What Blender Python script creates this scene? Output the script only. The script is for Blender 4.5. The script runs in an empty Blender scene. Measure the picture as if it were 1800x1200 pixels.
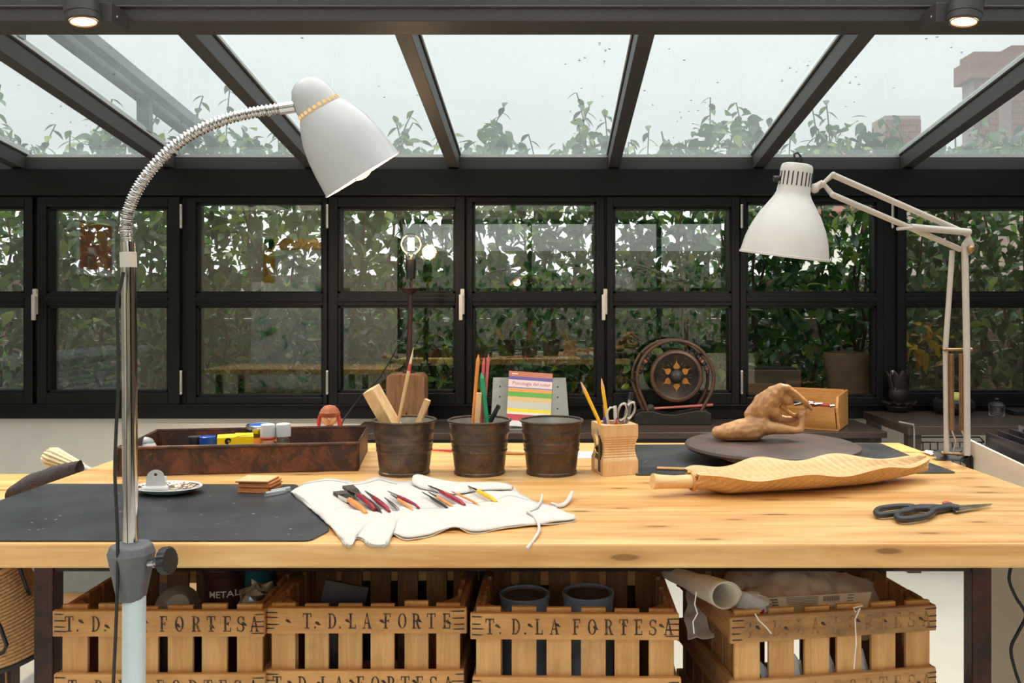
import bpy, bmesh, math, random
from mathutils import Vector, Matrix, Euler, noise

random.seed(7)
C = bpy.context.scene.collection
SC = bpy.context.scene
PI = math.pi

# ---------------------------------------------------------------- camera
EYE = 1.2          # height of the lens
FPX = 1500.0       # focal length in pixels of the 1800 x 1200 frame
VX, VY = 968.0, 536.0
cam_d = bpy.data.cameras.new('camera')
cam = bpy.data.objects.new('camera', cam_d)
C.objects.link(cam)
cam.location = (0, 0, EYE)
cam.rotation_euler = (PI / 2, 0, 0)
cam_d.sensor_fit = 'HORIZONTAL'
cam_d.sensor_width = 36.0
cam_d.lens = 36.0 * FPX / 1800.0
cam_d.shift_x = -(VX - 900.0) / 1800.0
cam_d.shift_y = -(600.0 - VY) / 1800.0
cam_d.clip_start = 0.05
cam_d.clip_end = 200
SC.camera = cam

# ---------------------------------------------------------------- sky and exposure
SKY = 3.2
SC.view_settings.view_transform = 'Standard'
SC.view_settings.look = 'None'
SC.view_settings.gamma = 1.0
SC.view_settings.exposure = 0.27
SC.view_settings.use_curve_mapping = False
wd = bpy.data.worlds.new('overcast_sky')
SC.world = wd
wd.use_nodes = True
nt = wd.node_tree
nt.nodes.clear()
_o = nt.nodes.new('ShaderNodeOutputWorld')
_b = nt.nodes.new('ShaderNodeBackground')
_tc = nt.nodes.new('ShaderNodeTexCoord')
_sx = nt.nodes.new('ShaderNodeSeparateXYZ')
_mx = nt.nodes.new('ShaderNodeMath'); _mx.operation = 'MAXIMUM'; _mx.inputs[1].default_value = 0.0
_ma = nt.nodes.new('ShaderNodeMath'); _ma.operation = 'MULTIPLY_ADD'; _ma.inputs[1].default_value = 2.0 / 3; _ma.inputs[2].default_value = 1.0 / 3
_ms = nt.nodes.new('ShaderNodeMath'); _ms.operation = 'MULTIPLY'; _ms.inputs[1].default_value = SKY
nt.links.new(_tc.outputs['Generated'], _sx.inputs[0])
nt.links.new(_sx.outputs['Z'], _mx.inputs[0])
nt.links.new(_mx.outputs[0], _ma.inputs[0])
nt.links.new(_ma.outputs[0], _ms.inputs[0])
nt.links.new(_ms.outputs[0], _b.inputs['Strength'])
_b.inputs['Color'].default_value = (0.985, 1.0, 1.0, 1)
nt.links.new(_b.outputs[0], _o.inputs[0])
SC.cycles.transparent_max_bounces = 16
SC.cycles.max_bounces = 8
SC.cycles.caustics_reflective = False
SC.cycles.caustics_refractive = False
SC.cycles.sample_clamp_indirect = 4.0


# ---------------------------------------------------------------- pixel helpers (real places read off the photograph)
def px(x, y, d):
    return Vector(((x - VX) * d / FPX, d, EYE - (y - VY) * d / FPX))


def on(x, y, z):
    d = (EYE - z) * FPX / (y - VY)
    return Vector(((x - VX) * d / FPX, d, z))


# ---------------------------------------------------------------- mesh builder
def frame_of(t):
    t = t.normalized()
    up = Vector((0, 0, 1)) if abs(t.z) < 0.9 else Vector((0, 1, 0))
    a = t.cross(up).normalized()
    return a, a.cross(t).normalized()


class MB:
    def __init__(s):
        s.v = []; s.f = []; s.sm = []

    def add(s, vs, fs, smooth=False):
        n = len(s.v)
        s.v += [Vector(p) for p in vs]
        s.f += [tuple(i + n for i in f) for f in fs]
        s.sm += [smooth] * len(fs)
        return s

    def box(s, c, size, rot=None):
        x, y, z = (q / 2 for q in size)
        vs = [Vector((a * x, b * y, g * z)) for g in (-1, 1) for b in (-1, 1) for a in (-1, 1)]
        if rot is not None:
            m = rot if isinstance(rot, Matrix) else Euler(rot).to_matrix()
            vs = [m @ p for p in vs]
        c = Vector(c)
        return s.add([p + c for p in vs], [(0, 2, 3, 1), (4, 5, 7, 6), (0, 1, 5, 4), (2, 6, 7, 3), (0, 4, 6, 2), (1, 3, 7, 5)])

    def bb(s, a, b):
        return s.box([(p + q) / 2 for p, q in zip(a, b)], [abs(q - p) for p, q in zip(a, b)])

    def bar(s, a, b, w, h, up=(0, 0, 1)):
        a = Vector(a); b = Vector(b); t = (b - a); L = t.length; t.normalize()
        u = Vector(up); sd = t.cross(u).normalized(); u = sd.cross(t).normalized()
        m = Matrix((sd, t, u)).transposed()
        return s.box((a + b) / 2, (w, L, h), m)

    def tube(s, pts, r, n=10, cap=True, closed=False, smooth=True):
        pts = [Vector(p) for p in pts]
        k = len(pts)
        rs = r if isinstance(r, (list, tuple)) else [r] * k
        vs = []; fs = []
        a = None
        for i, p in enumerate(pts):
            if closed:
                t = pts[(i + 1) % k] - pts[i - 1]
            else:
                t = pts[min(i + 1, k - 1)] - pts[max(i - 1, 0)]
            t.normalize()
            if a is None:
                a, b = frame_of(t)
            else:
                a = (a - t * a.dot(t)).normalized(); b = a.cross(t).normalized()
            for j in range(n):
                q = 2 * PI * j / n
                vs.append(p + (a * math.cos(q) + b * math.sin(q)) * rs[i])
        for i in range(k if closed else k - 1):
            i2 = (i + 1) % k
            for j in range(n):
                j2 = (j + 1) % n
                fs.append((i * n + j, i * n + j2, i2 * n + j2, i2 * n + j))
        s.add(vs, fs, smooth)
        if cap and not closed:
            s.add(vs[:n], [tuple(range(n))[::-1]]); s.add(vs[-n:], [tuple(range(n))])
        return s

    def lathe(s, prof, n=32, m=None, smooth=True, phase=0.0):
        vs = []; fs = []; ring = []
        for r, z in prof:
            if r < 1e-6:
                ring.append([len(vs)]); vs.append(Vector((0, 0, z)))
            else:
                ring.append(list(range(len(vs), len(vs) + n)))
                vs += [Vector((r * math.cos(2 * PI * j / n + phase), r * math.sin(2 * PI * j / n + phase), z)) for j in range(n)]
        for a, b in zip(ring[:-1], ring[1:]):
            for j in range(n):
                j2 = (j + 1) % n
                q = [a[j % len(a)], a[j2 % len(a)], b[j2 % len(b)], b[j % len(b)]]
                q2 = []
                for i in q:
                    if i not in q2: q2.append(i)
                if len(q2) > 2: fs.append(tuple(q2))
        if m is not None:
            vs = [m @ p for p in vs]
        return s.add(vs, fs, smooth)

    def prism(s, poly, z0, z1, m=None):
        n = len(poly)
        vs = [Vector((p[0], p[1], z0)) for p in poly] + [Vector((p[0], p[1], z1)) for p in poly]
        if m is not None: vs = [m @ p for p in vs]
        fs = [tuple(range(n))[::-1], tuple(range(n, 2 * n))] + [(i, (i + 1) % n, n + (i + 1) % n, n + i) for i in range(n)]
        return s.add(vs, fs)

    def grid(s, fn, nu, nv, smooth=True):
        vs = [Vector(fn(i / nu, j / nv)) for i in range(nu + 1) for j in range(nv + 1)]
        fs = [(i * (nv + 1) + j, (i + 1) * (nv + 1) + j, (i + 1) * (nv + 1) + j + 1, i * (nv + 1) + j + 1) for i in range(nu) for j in range(nv)]
        return s.add(vs, fs, smooth)

    def ball(s, c, r, n=12, k=8, sc=(1, 1, 1)):
        c = Vector(c)
        vs = [Vector((0, 0, 1))]
        for i in range(1, k):
            for j in range(n):
                vs.append(Vector((math.sin(PI * i / k) * math.cos(2 * PI * j / n), math.sin(PI * i / k) * math.sin(2 * PI * j / n), math.cos(PI * i / k))))
        vs.append(Vector((0, 0, -1)))
        fs = [(0, 1 + j, 1 + (j + 1) % n) for j in range(n)]
        for i in range(k - 2):
            for j in range(n):
                a = 1 + i * n; b = a + n
                fs.append((a + j, b + j, b + (j + 1) % n, a + (j + 1) % n))
        e = len(vs) - 1; a = 1 + (k - 2) * n
        fs += [(e, a + (j + 1) % n, a + j) for j in range(n)]
        return s.add([c + Vector((p.x * sc[0], p.y * sc[1], p.z * sc[2])) * r for p in vs], fs, True)

    def xf(s, m):
        s.v = [m @ p for p in s.v]
        return s

    def mesh(s, name, mat):
        me = bpy.data.meshes.new(name)
        me.from_pydata([tuple(p) for p in s.v], [], s.f)
        if any(s.sm):
            me.polygons.foreach_set('use_smooth', [bool(q) for q in s.sm])
            try: me.set_sharp_from_angle(angle=math.radians(40))
            except Exception: pass
        for m in (mat if isinstance(mat, (list, tuple)) else [mat]):
            me.materials.append(m)
        me.update()
        return me


WM = {}   # world matrix of every object, by name


def link(o, parent=None, M=None):
    C.objects.link(o)
    if parent is not None: o.parent = parent
    WM[o.name] = M
    return o


def T(name, label, cat, loc=(0, 0, 0), rz=0.0, group=None, rot=None):
    o = bpy.data.objects.new(name, None)
    o.empty_display_size = 0.05
    o.location = loc
    o.rotation_euler = rot if rot is not None else (0, 0, rz)
    link(o, None, Matrix.LocRotScale(Vector(loc), Euler(rot if rot is not None else (0, 0, rz)), None))
    if label: o['label'] = label
    if cat: o['category'] = cat
    if group: o['group'] = group
    return o


def P(name, mb, mat, parent, world=False, bevel=0.0, seg=2, label=None, kind=None, sub=0, solid=0.0):
    M = WM[parent.name]
    if world: mb.xf(M.inverted())
    o = bpy.data.objects.new(name, mb.mesh(name, mat))
    link(o, parent, M)
    fin(o, bevel, seg, sub, solid)
    if label: o['label'] = label
    if kind: o['kind'] = kind
    return o


def fin(o, bevel=0.0, seg=2, sub=0, solid=0.0):
    if solid:
        m = o.modifiers.new('solid', 'SOLIDIFY'); m.thickness = solid; m.offset = 0
    if bevel:
        m = o.modifiers.new('bevel', 'BEVEL'); m.width = bevel; m.segments = seg; m.limit_method = 'ANGLE'; m.angle_limit = math.radians(40)
    if sub:
        m = o.modifiers.new('sub', 'SUBSURF'); m.levels = sub; m.render_levels = sub


def S1(name, mb, mat, label, cat, loc=(0, 0, 0), rz=0.0, group=None, world=False, bevel=0.0, seg=2, sub=0, solid=0.0, kind=None, rot=None):
    r = rot if rot is not None else (0, 0, rz)
    M = Matrix.LocRotScale(Vector(loc), Euler(r), None)
    if world: mb.xf(M.inverted())
    o = bpy.data.objects.new(name, mb.mesh(name, mat))
    o.location = loc; o.rotation_euler = r
    link(o, None, M)
    fin(o, bevel, seg, sub, solid)
    if label: o['label'] = label
    if cat: o['category'] = cat
    if group: o['group'] = group
    if kind: o['kind'] = kind
    return o


def ST(name, mb, mat, bevel=0.0, label=None):
    o = S1(name, mb, mat, label, None, bevel=bevel)
    o['kind'] = 'structure'
    return o


def STE(name, loc=(0, 0, 0)):
    o = T(name, None, None, loc); o['kind'] = 'structure'
    return o


def share(name, me, parent, loc, rot=(0, 0, 0), scale=(1, 1, 1)):
    o = bpy.data.objects.new(name, me)
    o.location = loc; o.rotation_euler = rot; o.scale = scale
    C.objects.link(o); o.parent = parent
    return o


# ---------------------------------------------------------------- materials
def col4(c): return (c[0], c[1], c[2], 1)


def srgb(r, g, b):
    f = lambda u: (u / 255 / 12.92) if u / 255 <= 0.04045 else ((u / 255 + 0.055) / 1.055) ** 2.4
    return (f(r), f(g), f(b))


class N:
    def __init__(s, name):
        s.m = bpy.data.materials.new(name); s.m.use_nodes = True
        s.t = s.m.node_tree
        s.b = s.t.nodes['Principled BSDF']; s.o = s.t.nodes['Material Output']

    def n(s, typ, **kw):
        q = s.t.nodes.new(typ)
        for k, v in kw.items():
            if k[0] == 'i' and k[1:].isdigit(): q.inputs[int(k[1:])].default_value = v
            else: setattr(q, k, v)
        return q

    def l(s, a, b): s.t.links.new(a, b)

    def ramp(s, fac, stops):
        r = s.n('ShaderNodeValToRGB'); e = r.color_ramp.elements
        while len(e) < len(stops): e.new(0.5)
        for q, (p, c) in zip(e, stops): q.position = p; q.color = col4(c)
        s.l(fac, r.inputs[0]); return r.outputs[0]

    def coords(s, scale=(1, 1, 1), rnd=True, kind='Object'):
        tc = s.n('ShaderNodeTexCoord'); mp = s.n('ShaderNodeMapping'); mp.inputs['Scale'].default_value = scale
        s.l(tc.outputs[kind], mp.inputs['Vector'])
        if rnd:
            oi = s.n('ShaderNodeObjectInfo'); mu = s.n('ShaderNodeMath', operation='MULTIPLY', i1=37.0)
            s.l(oi.outputs['Random'], mu.inputs[0]); s.l(mu.outputs[0], mp.inputs['Location'])
        return mp.outputs[0]

    def noise(s, vec, scale=5.0, detail=4.0, rough=0.55, dist=0.0):
        q = s.n('ShaderNodeTexNoise'); q.inputs['Scale'].default_value = scale; q.inputs['Detail'].default_value = detail
        q.inputs['Roughness'].default_value = rough; q.inputs['Distortion'].default_value = dist
        s.l(vec, q.inputs['Vector']); return q.outputs['Fac']

    def mix(s, fac, a, b, mode='MIX'):
        q = s.n('ShaderNodeMix', data_type='RGBA', blend_type=mode)
        for v, i in ((fac, 0), (a, 6), (b, 7)):
            if isinstance(v, (int, float)): q.inputs[i].default_value = v
            elif isinstance(v, tuple): q.inputs[i].default_value = col4(v)
            else: s.l(v, q.inputs[i])
        return q.outputs[2]

    def math(s, op, a, b=0.0):
        q = s.n('ShaderNodeMath', operation=op)
        for v, i in ((a, 0), (b, 1)):
            if isinstance(v, (int, float)): q.inputs[i].default_value = v
            else: s.l(v, q.inputs[i])
        return q.outputs[0]

    def bump(s, h, strength=0.2, dist=0.002):
        q = s.n('ShaderNodeBump'); q.inputs['Strength'].default_value = strength; q.inputs['Distance'].default_value = dist
        s.l(h, q.inputs['Height']); s.l(q.outputs[0], s.b.inputs['Normal'])

    def base(s, c):
        if isinstance(c, tuple): s.b.inputs['Base Color'].default_value = col4(c)
        else: s.l(c, s.b.inputs['Base Color'])
        return s

    def pr(s, rough=0.5, metal=0.0, spec=None):
        if isinstance(rough, (int, float)): s.b.inputs['Roughness'].default_value = rough
        else: s.l(rough, s.b.inputs['Roughness'])
        s.b.inputs['Metallic'].default_value = metal
        if spec is not None: s.b.inputs['Specular IOR Level'].default_value = spec
        return s


def plain(name, c, rough=0.5, metal=0.0, var=0.12, scale=30.0, bump=0.0, spec=None):
    q = N(name); v = q.coords()
    f = q.noise(v, scale, 3)
    q.base(q.ramp(f, [(0.3, tuple(u * (1 - var) for u in c)), (0.7, tuple(min(1, u * (1 + var)) for u in c))])).pr(rough, metal, spec)
    if bump: q.bump(f, bump, 0.001)
    return q.m


def wood(name, c1, c2, axis='X', rough=0.45, fine=1.0, knots=0.0, flat=False, dirt=0.0, dcol=(0.05, 0.03, 0.02), bump=0.15):
    q = N(name)
    a = {'X': (1.2, 14, 14), 'Y': (14, 1.2, 14), 'Z': (14, 14, 1.2)}[axis]
    v = q.coords(tuple(u * fine for u in a))
    f1 = q.noise(v, 1.6, 5, 0.62, 0.6)
    f2 = q.noise(v, 7.0, 3, 0.6, 0.2)
    f = q.math('ADD', q.math('MULTIPLY', f1, 0.75), q.math('MULTIPLY', f2, 0.25))
    c = q.ramp(f, [(0.34, c2), (0.5, tuple((p + r) / 2 for p, r in zip(c1, c2))), (0.66, c1)])
    oi = q.n('ShaderNodeObjectInfo')
    c = q.mix(1.0, c, q.ramp(oi.outputs['Random'], [(0.0, (0.84, 0.82, 0.8)), (1.0, (1.0, 1.0, 1.0))]), 'MULTIPLY')
    if knots:
        k = {'X': (3.0, 12, 12), 'Y': (9, 2.2, 9), 'Z': (9, 9, 2.2)}[axis]
        vk = q.coords(tuple(u * fine for u in k))
        vo = q.n('ShaderNodeTexVoronoi'); vo.inputs['Scale'].default_value = 1.0
        if flat:
            vo.voronoi_dimensions = '2D'
            sx_ = q.n('ShaderNodeSeparateXYZ'); cx_ = q.n('ShaderNodeCombineXYZ'); q.l(vk, sx_.inputs[0])
            q.l(sx_.outputs[0], cx_.inputs[0]); q.l(q.math('ADD', sx_.outputs[1], sx_.outputs[2]), cx_.inputs[1]); vk = cx_.outputs[0]
        q.l(vk, vo.inputs['Vector'])
        wv = q.math('ADD', vo.outputs['Distance'], q.math('MULTIPLY', q.noise(v, 3.0, 3), 0.12))
        kf = q.ramp(wv, [(0.08 + knots, (1, 1, 1)), (0.11 + knots, (0, 0, 0))])
        c = q.mix(kf, c, tuple(u * 0.18 for u in c2))
        kf2 = q.ramp(wv, [(0.10 + knots, (0.5, 0.5, 0.5)), (0.26 + knots, (0, 0, 0))])
        c = q.mix(kf2, c, tuple(u * 0.62 for u in c2))
    if dirt:
        d = q.noise(q.coords((3, 3, 3)), 2.5, 6, 0.7)
        c = q.mix(q.ramp(d, [(0.5, (0, 0, 0)), (0.78, (dirt, dirt, dirt))]), c, dcol)
    q.base(c).pr(rough)
    if bump: q.bump(f, bump, 0.0015)
    return q.m


def rusty(name, dark, rust, rough=0.6, metal=0.3, lo=0.42, hi=0.7, scale=14):
    q = N(name); v = q.coords()
    f = q.noise(v, scale, 8, 0.65, 0.4); g = q.noise(v, scale * 6, 3, 0.6)
    c = q.ramp(f, [(lo, dark), ((lo + hi) / 2, tuple((a + b) / 2 for a, b in zip(dark, rust))), (hi, rust)])
    c = q.mix(q.ramp(g, [(0.62, (0, 0, 0)), (0.72, (0.35, 0.35, 0.35))]), c, tuple(min(1, u * 2.2) for u in rust))
    q.base(c).pr(rough, metal); q.bump(g, 0.15, 0.0008)
    return q.m


def emit(name, c, s):
    q = N(name); e = q.n('ShaderNodeEmission'); e.inputs[0].default_value = col4(c); e.inputs[1].default_value = s
    q.l(e.outputs[0], q.o.inputs[0]); return q.m


def glassy(name, tint, refl=0.08, fr=0.8, haze=0.0, hazec=(0.8, 0.82, 0.8), rough=0.0, streak=0.0, drops=False):
    """thin pane: clear transmission, mirror reflection that grows at grazing angles, optional film of dirt"""
    q = N(name)
    tr = q.n('ShaderNodeBsdfTransparent'); tr.inputs[0].default_value = col4(tint)
    gl = q.n('ShaderNodeBsdfGlossy'); gl.inputs['Roughness'].default_value = rough; gl.inputs['Color'].default_value = (1, 1, 1, 1)
    lw = q.n('ShaderNodeLayerWeight'); lw.inputs['Blend'].default_value = 0.18
    fac = q.math('MINIMUM', q.math('ADD', q.math('MULTIPLY', lw.outputs['Fresnel'], fr), refl), 0.9)
    a = q.n('ShaderNodeMixShader'); q.l(fac, a.inputs[0])
    under = tr.outputs[0]
    if haze:
        tl = q.n('ShaderNodeBsdfTranslucent'); tl.inputs[0].default_value = col4(hazec)
        h = q.n('ShaderNodeMixShader'); q.l(tr.outputs[0], h.inputs[1]); q.l(tl.outputs[0], h.inputs[2])
        v = q.coords((1, 1, 1), False)
        f = q.noise(v, 3.0, 5, 0.6)
        hz = q.math('MULTIPLY_ADD', f, streak); hz.node.inputs[2].default_value = haze
        if drops:
            vo = q.n('ShaderNodeTexVoronoi'); vo.inputs['Scale'].default_value = 16.0; q.l(v, vo.inputs['Vector'])
            big = q.noise(v, 2.3, 2)
            d = q.math('MULTIPLY', q.math('LESS_THAN', vo.outputs['Distance'], 0.085), q.math('GREATER_THAN', big, 0.56))
            dk = q.n('ShaderNodeBsdfTransparent'); dk.inputs[0].default_value = (0.16, 0.18, 0.18, 1)
            h2 = q.n('ShaderNodeMixShader'); q.l(d, h2.inputs[0]); q.l(h.outputs[0], h2.inputs[1]); q.l(dk.outputs[0], h2.inputs[2])
            under = h2.outputs[0]
        else:
            under = h.outputs[0]
        q.l(hz, h.inputs[0])
    q.l(under, a.inputs[1]); q.l(gl.outputs[0], a.inputs[2])
    q.l(a.outputs[0], q.o.inputs[0])
    return q.m


def leafmat(name, stops, rough=0.27):
    q = N(name)
    g = q.n('ShaderNodeNewGeometry'); oi = q.n('ShaderNodeObjectInfo')
    r = q.math('FRACT', q.math('ADD', g.outputs['Random Per Island'], oi.outputs['Random']))
    c = q.ramp(r, stops)
    q.base(c).pr(rough)
    tl = q.n('ShaderNodeBsdfTranslucent'); q.l(q.mix(1.0, c, (1.0, 1.3, 0.5), 'MULTIPLY'), tl.inputs[0])
    m = q.n('ShaderNodeMixShader'); m.inputs[0].default_value = 0.28
    q.l(q.b.outputs[0], m.inputs[1]); q.l(tl.outputs[0], m.inputs[2]); q.l(m.outputs[0], q.o.inputs[0])
    return q.m


def ink(name, c, under, lo=0.42, hi=0.6):
    q = N(name); f = q.noise(q.coords(), 120.0, 4, 0.7)
    q.base(q.ramp(f, [(lo, c), (hi, under)])).pr(0.7); return q.m


M = {}
M['frame'] = plain('dark_frame_paint', (0.0055, 0.0057, 0.006), 0.42, 0.0, 0.1, 60, 0.03, 0.28)
M['roofbar'] = plain('anthracite_beam_paint', (0.055, 0.053, 0.053), 0.5, 0.0, 0.08, 200, 0.05)
M['bead'] = plain('glazing_bead', (0.62, 0.64, 0.62), 0.4, 0.3, 0.05)
M['seal'] = plain('rubber_seal', (0.02, 0.02, 0.02), 0.6)
M['plaster'] = plain('cream_plaster', srgb(236, 229, 218), 0.85, 0, 0.04, 8, 0.05)
M['grey_plaster'] = plain('grey_plaster', srgb(176, 168, 152), 0.85, 0, 0.06, 6, 0.05)
M['floor'] = plain('pale_floor', srgb(192, 189, 180), 0.55, 0, 0.05, 5)
M['window_glass'] = glassy('window_glass', (0.96, 0.98, 0.96), 0.075)
M['roof_glass'] = glassy('dusty_roof_glass', (0.645, 0.67, 0.66), 0.008, 0.1, 0.05, (0.86, 0.9, 0.89), 0.0, 0.07, True)
M['sky_glass'] = glassy('overhead_glass', (0.97, 0.97, 0.96), 0.02)
M['clear'] = glassy('clear_glass', (0.93, 0.95, 0.94), 0.07)
M['plastic_clear'] = glassy('clear_plastic', (0.86, 0.87, 0.9), 0.12, 0.8, 0.12, (0.8, 0.8, 0.85), 0.15, 0.2)
M['alu'] = plain('brushed_aluminium', (0.62, 0.6, 0.55), 0.35, 0.85, 0.06)
M['chrome'] = plain('chrome', (0.62, 0.6, 0.58), 0.08, 1.0, 0.02)
M['steel'] = plain('steel', (0.5, 0.5, 0.5), 0.25, 1.0, 0.06)
M['black'] = plain('black_plastic', (0.012, 0.012, 0.013), 0.4)
def scuffed(name, c):
    q = N(name); v = q.coords((1, 1, 1), False)
    base = q.ramp(q.noise(v, 3.0, 5, .6), [(.35, tuple(u * .75 for u in c)), (.65, tuple(u * 1.5 for u in c))])
    sc = q.noise(q.coords((2.5, 60, 1), False), 3.0, 3, .6, 1.2)
    gate = q.noise(v, 9.0, 2)
    ln = q.math('MULTIPLY', q.ramp(sc, [(.70, (0, 0, 0)), (.74, (1, 1, 1))]), q.ramp(gate, [(.5, (0, 0, 0)), (.6, (.4, .4, .4))]))
    vo = q.n('ShaderNodeTexVoronoi'); vo.inputs['Scale'].default_value = 55.0; q.l(v, vo.inputs['Vector'])
    sp_ = q.math('MULTIPLY', q.math('LESS_THAN', vo.outputs['Distance'], .13), q.math('GREATER_THAN', q.noise(v, 21.0, 2), .56))
    c1 = q.mix(ln, base, (.25, .25, .25)); c1 = q.mix(q.math('MULTIPLY', sp_, .5), c1, (.5, .5, .48))
    q.base(c1).pr(q.ramp(q.noise(v, 6, 4), [(.3, (.3, .3, .3)), (.7, (.5, .5, .5))]))
    q.bump(q.noise(v, 7, 2), .25, .004)
    return q.m


M['rubber'] = scuffed('black_rubber_mat', (0.022, 0.023, 0.025))
M['cable'] = plain('black_cable', (0.013, 0.013, 0.014), 0.5)
M['white'] = plain('white_enamel', (0.56, 0.57, 0.57), 0.3, 0, 0.03)
M['ivory'] = plain('ivory_enamel', srgb(206, 197, 186), 0.35, 0, 0.04)
M['shade'] = plain('off_white_enamel', srgb(214, 211, 206), 0.35, 0, 0.03)
M['brass'] = plain('dull_brass', srgb(176, 140, 100), 0.35, 0.8, 0.1)
M['canvas'] = plain('white_canvas', srgb(200, 196, 188), 0.9, 0, 0.05, 60, 0.15)
M['linen'] = plain('unbleached_canvas', srgb(214, 205, 190), 0.9, 0, 0.06, 40, 0.2)
M['paper'] = plain('white_paper', srgb(238, 238, 236), 0.7, 0, 0.02)
M['bench_x'] = wood('bench_pine', srgb(250, 208, 142), srgb(212, 150, 80), 'X', 0.34, 1.0, 0.022, True)
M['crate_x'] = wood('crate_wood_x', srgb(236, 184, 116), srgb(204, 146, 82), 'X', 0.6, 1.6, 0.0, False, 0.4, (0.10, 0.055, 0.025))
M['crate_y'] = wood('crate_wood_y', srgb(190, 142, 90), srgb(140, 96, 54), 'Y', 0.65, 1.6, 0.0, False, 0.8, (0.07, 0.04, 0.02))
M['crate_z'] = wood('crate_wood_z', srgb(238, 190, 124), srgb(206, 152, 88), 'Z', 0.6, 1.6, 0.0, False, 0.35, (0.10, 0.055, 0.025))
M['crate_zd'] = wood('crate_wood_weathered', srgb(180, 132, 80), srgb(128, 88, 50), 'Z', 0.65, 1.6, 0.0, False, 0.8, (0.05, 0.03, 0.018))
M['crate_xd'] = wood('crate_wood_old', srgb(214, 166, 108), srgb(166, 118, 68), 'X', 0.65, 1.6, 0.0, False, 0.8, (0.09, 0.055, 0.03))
M['handle'] = plain('charcoal_handle', srgb(46, 46, 48), 0.45)
M['stencil'] = ink('stencil_ink', (0.03, 0.022, 0.02), srgb(150, 100, 56), 0.5, 0.68)
M['stencil_faint'] = ink('stencil_ink_faint', (0.10, 0.065, 0.04), srgb(176, 124, 72), 0.36, 0.56)
M['stain'] = ink('nail_stain', (0.035, 0.02, 0.02), srgb(120, 78, 46), 0.48, 0.7)
M['leg'] = rusty('rusted_steel_leg', (0.035, 0.018, 0.015), (0.10, 0.035, 0.022), 0.5, 0.4)
M['tray'] = rusty('rusted_tray', (0.045, 0.022, 0.014), (0.22, 0.075, 0.028), 0.55, 0.25, 0.45, 0.72, 16)
M['tin'] = rusty('aged_tin', (0.070, 0.050, 0.036), (0.17, 0.11, 0.065), 0.38, 0.5, 0.45, 0.78, 26)
M['tin_in'] = plain('galvanised_inside', srgb(170, 170, 160), 0.4, 0.6, 0.15, 40)
M['console'] = wood('dark_console_wood', srgb(82, 66, 58), srgb(58, 46, 42), 'X', 0.33, 1.0)
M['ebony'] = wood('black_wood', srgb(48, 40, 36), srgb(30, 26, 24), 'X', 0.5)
M['block'] = wood('old_brown_block', srgb(160, 116, 76), srgb(104, 70, 42), 'Z', 0.6, 2.0, 0.03)
M['pale_z'] = wood('pale_wood_z', srgb(238, 204, 154), srgb(216, 174, 118), 'Z', 0.5, 3.0, 0, False, 0, bump=0.05)
M['pale_x'] = wood('pale_wood_x', srgb(238, 206, 156), srgb(220, 178, 120), 'X', 0.5, 3.0, 0, False, 0, bump=0.05)
M['honey'] = wood('honey_wood', srgb(226, 170, 104), srgb(196, 134, 70), 'X', 0.5, 3.0, 0.02)
M['clay'] = rusty('patinated_clay', srgb(196, 148, 96), srgb(104, 62, 28), 0.34, 0.0, 0.46, 0.76, 17)
M['disc'] = rusty('dark_turntable_wood', (0.06, 0.045, 0.041), (0.14, 0.075, 0.06), 0.42, 0.0, 0.42, 0.78, 9)
M['bronze'] = rusty('dark_bronze', (0.016, 0.013, 0.011), (0.075, 0.042, 0.022), 0.4, 0.5, 0.45, 0.8, 14)
M['gold'] = plain('gold_paint', srgb(176, 118, 46), 0.4, 0.3, 0.2)
M['ring_wood'] = wood('bent_wood', srgb(104, 72, 54), srgb(66, 46, 36), 'X', 0.45)
M['red'] = plain('red_lacquer', srgb(190, 66, 60), 0.35)
M['pinkstick'] = plain('pink_stick', srgb(196, 110, 100), 0.5)
M['crimson'] = plain('crimson_handle', srgb(150, 34, 54), 0.2, 0, 0.2)
M['orange'] = plain('orange_lacquer', srgb(226, 142, 64), 0.3, 0, 0.15)
M['yellow'] = plain('yellow_paint', srgb(246, 188, 34), 0.35, 0, 0.05)
M['yellowbox'] = plain('yellow_card', srgb(250, 208, 0), 0.5, 0, 0.03)
M['green'] = plain('green_paint', srgb(34, 146, 96), 0.35)
M['pink'] = plain('pink_paint', srgb(214, 98, 112), 0.35)
M['purple'] = plain('purple_plastic', srgb(84, 66, 140), 0.35)
M['blue'] = plain('blue_plastic', srgb(30, 84, 176), 0.3)
M['lightblue'] = plain('pale_blue_plastic', srgb(170, 190, 214), 0.5)
M['teal'] = plain('teal_tin', srgb(40, 110, 116), 0.4)
M['canblue'] = plain('blue_grey_tin', srgb(132, 152, 182), 0.3, 0.1)
M['canlid'] = plain('dark_lid', srgb(92, 82, 84), 0.3, 0.3, 0.3, 40)
M['maroon'] = plain('maroon_tin', srgb(64, 26, 28), 0.4)
M['card'] = plain('brown_card', srgb(190, 122, 70), 0.7, 0, 0.12)
M['cardlight'] = plain('light_card', srgb(224, 180, 132), 0.7, 0, 0.06)
M['grey'] = plain('grey_plastic', srgb(96, 98, 100), 0.55, 0, 0.1, 40, 0.1)
M['paleblue'] = plain('pale_blue_enamel', srgb(200, 214, 216), 0.35, 0, 0.05, 8)
M['slate'] = plain('grey_metal_plate', srgb(146, 150, 146), 0.5, 0.3, 0.08)
M['twine'] = plain('jute_twine', srgb(188, 144, 96), 0.9, 0, 0.3, 160, 0.4)
M['cloth'] = plain('charcoal_towel', srgb(70, 62, 62), 0.95, 0, 0.3, 220, 0.6)
M['bristle'] = plain('bristle', srgb(214, 198, 160), 0.8, 0, 0.2, 200, 0.3)
M['darkbristle'] = plain('dark_bristle', srgb(70, 60, 52), 0.8, 0, 0.3, 200, 0.3)
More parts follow.
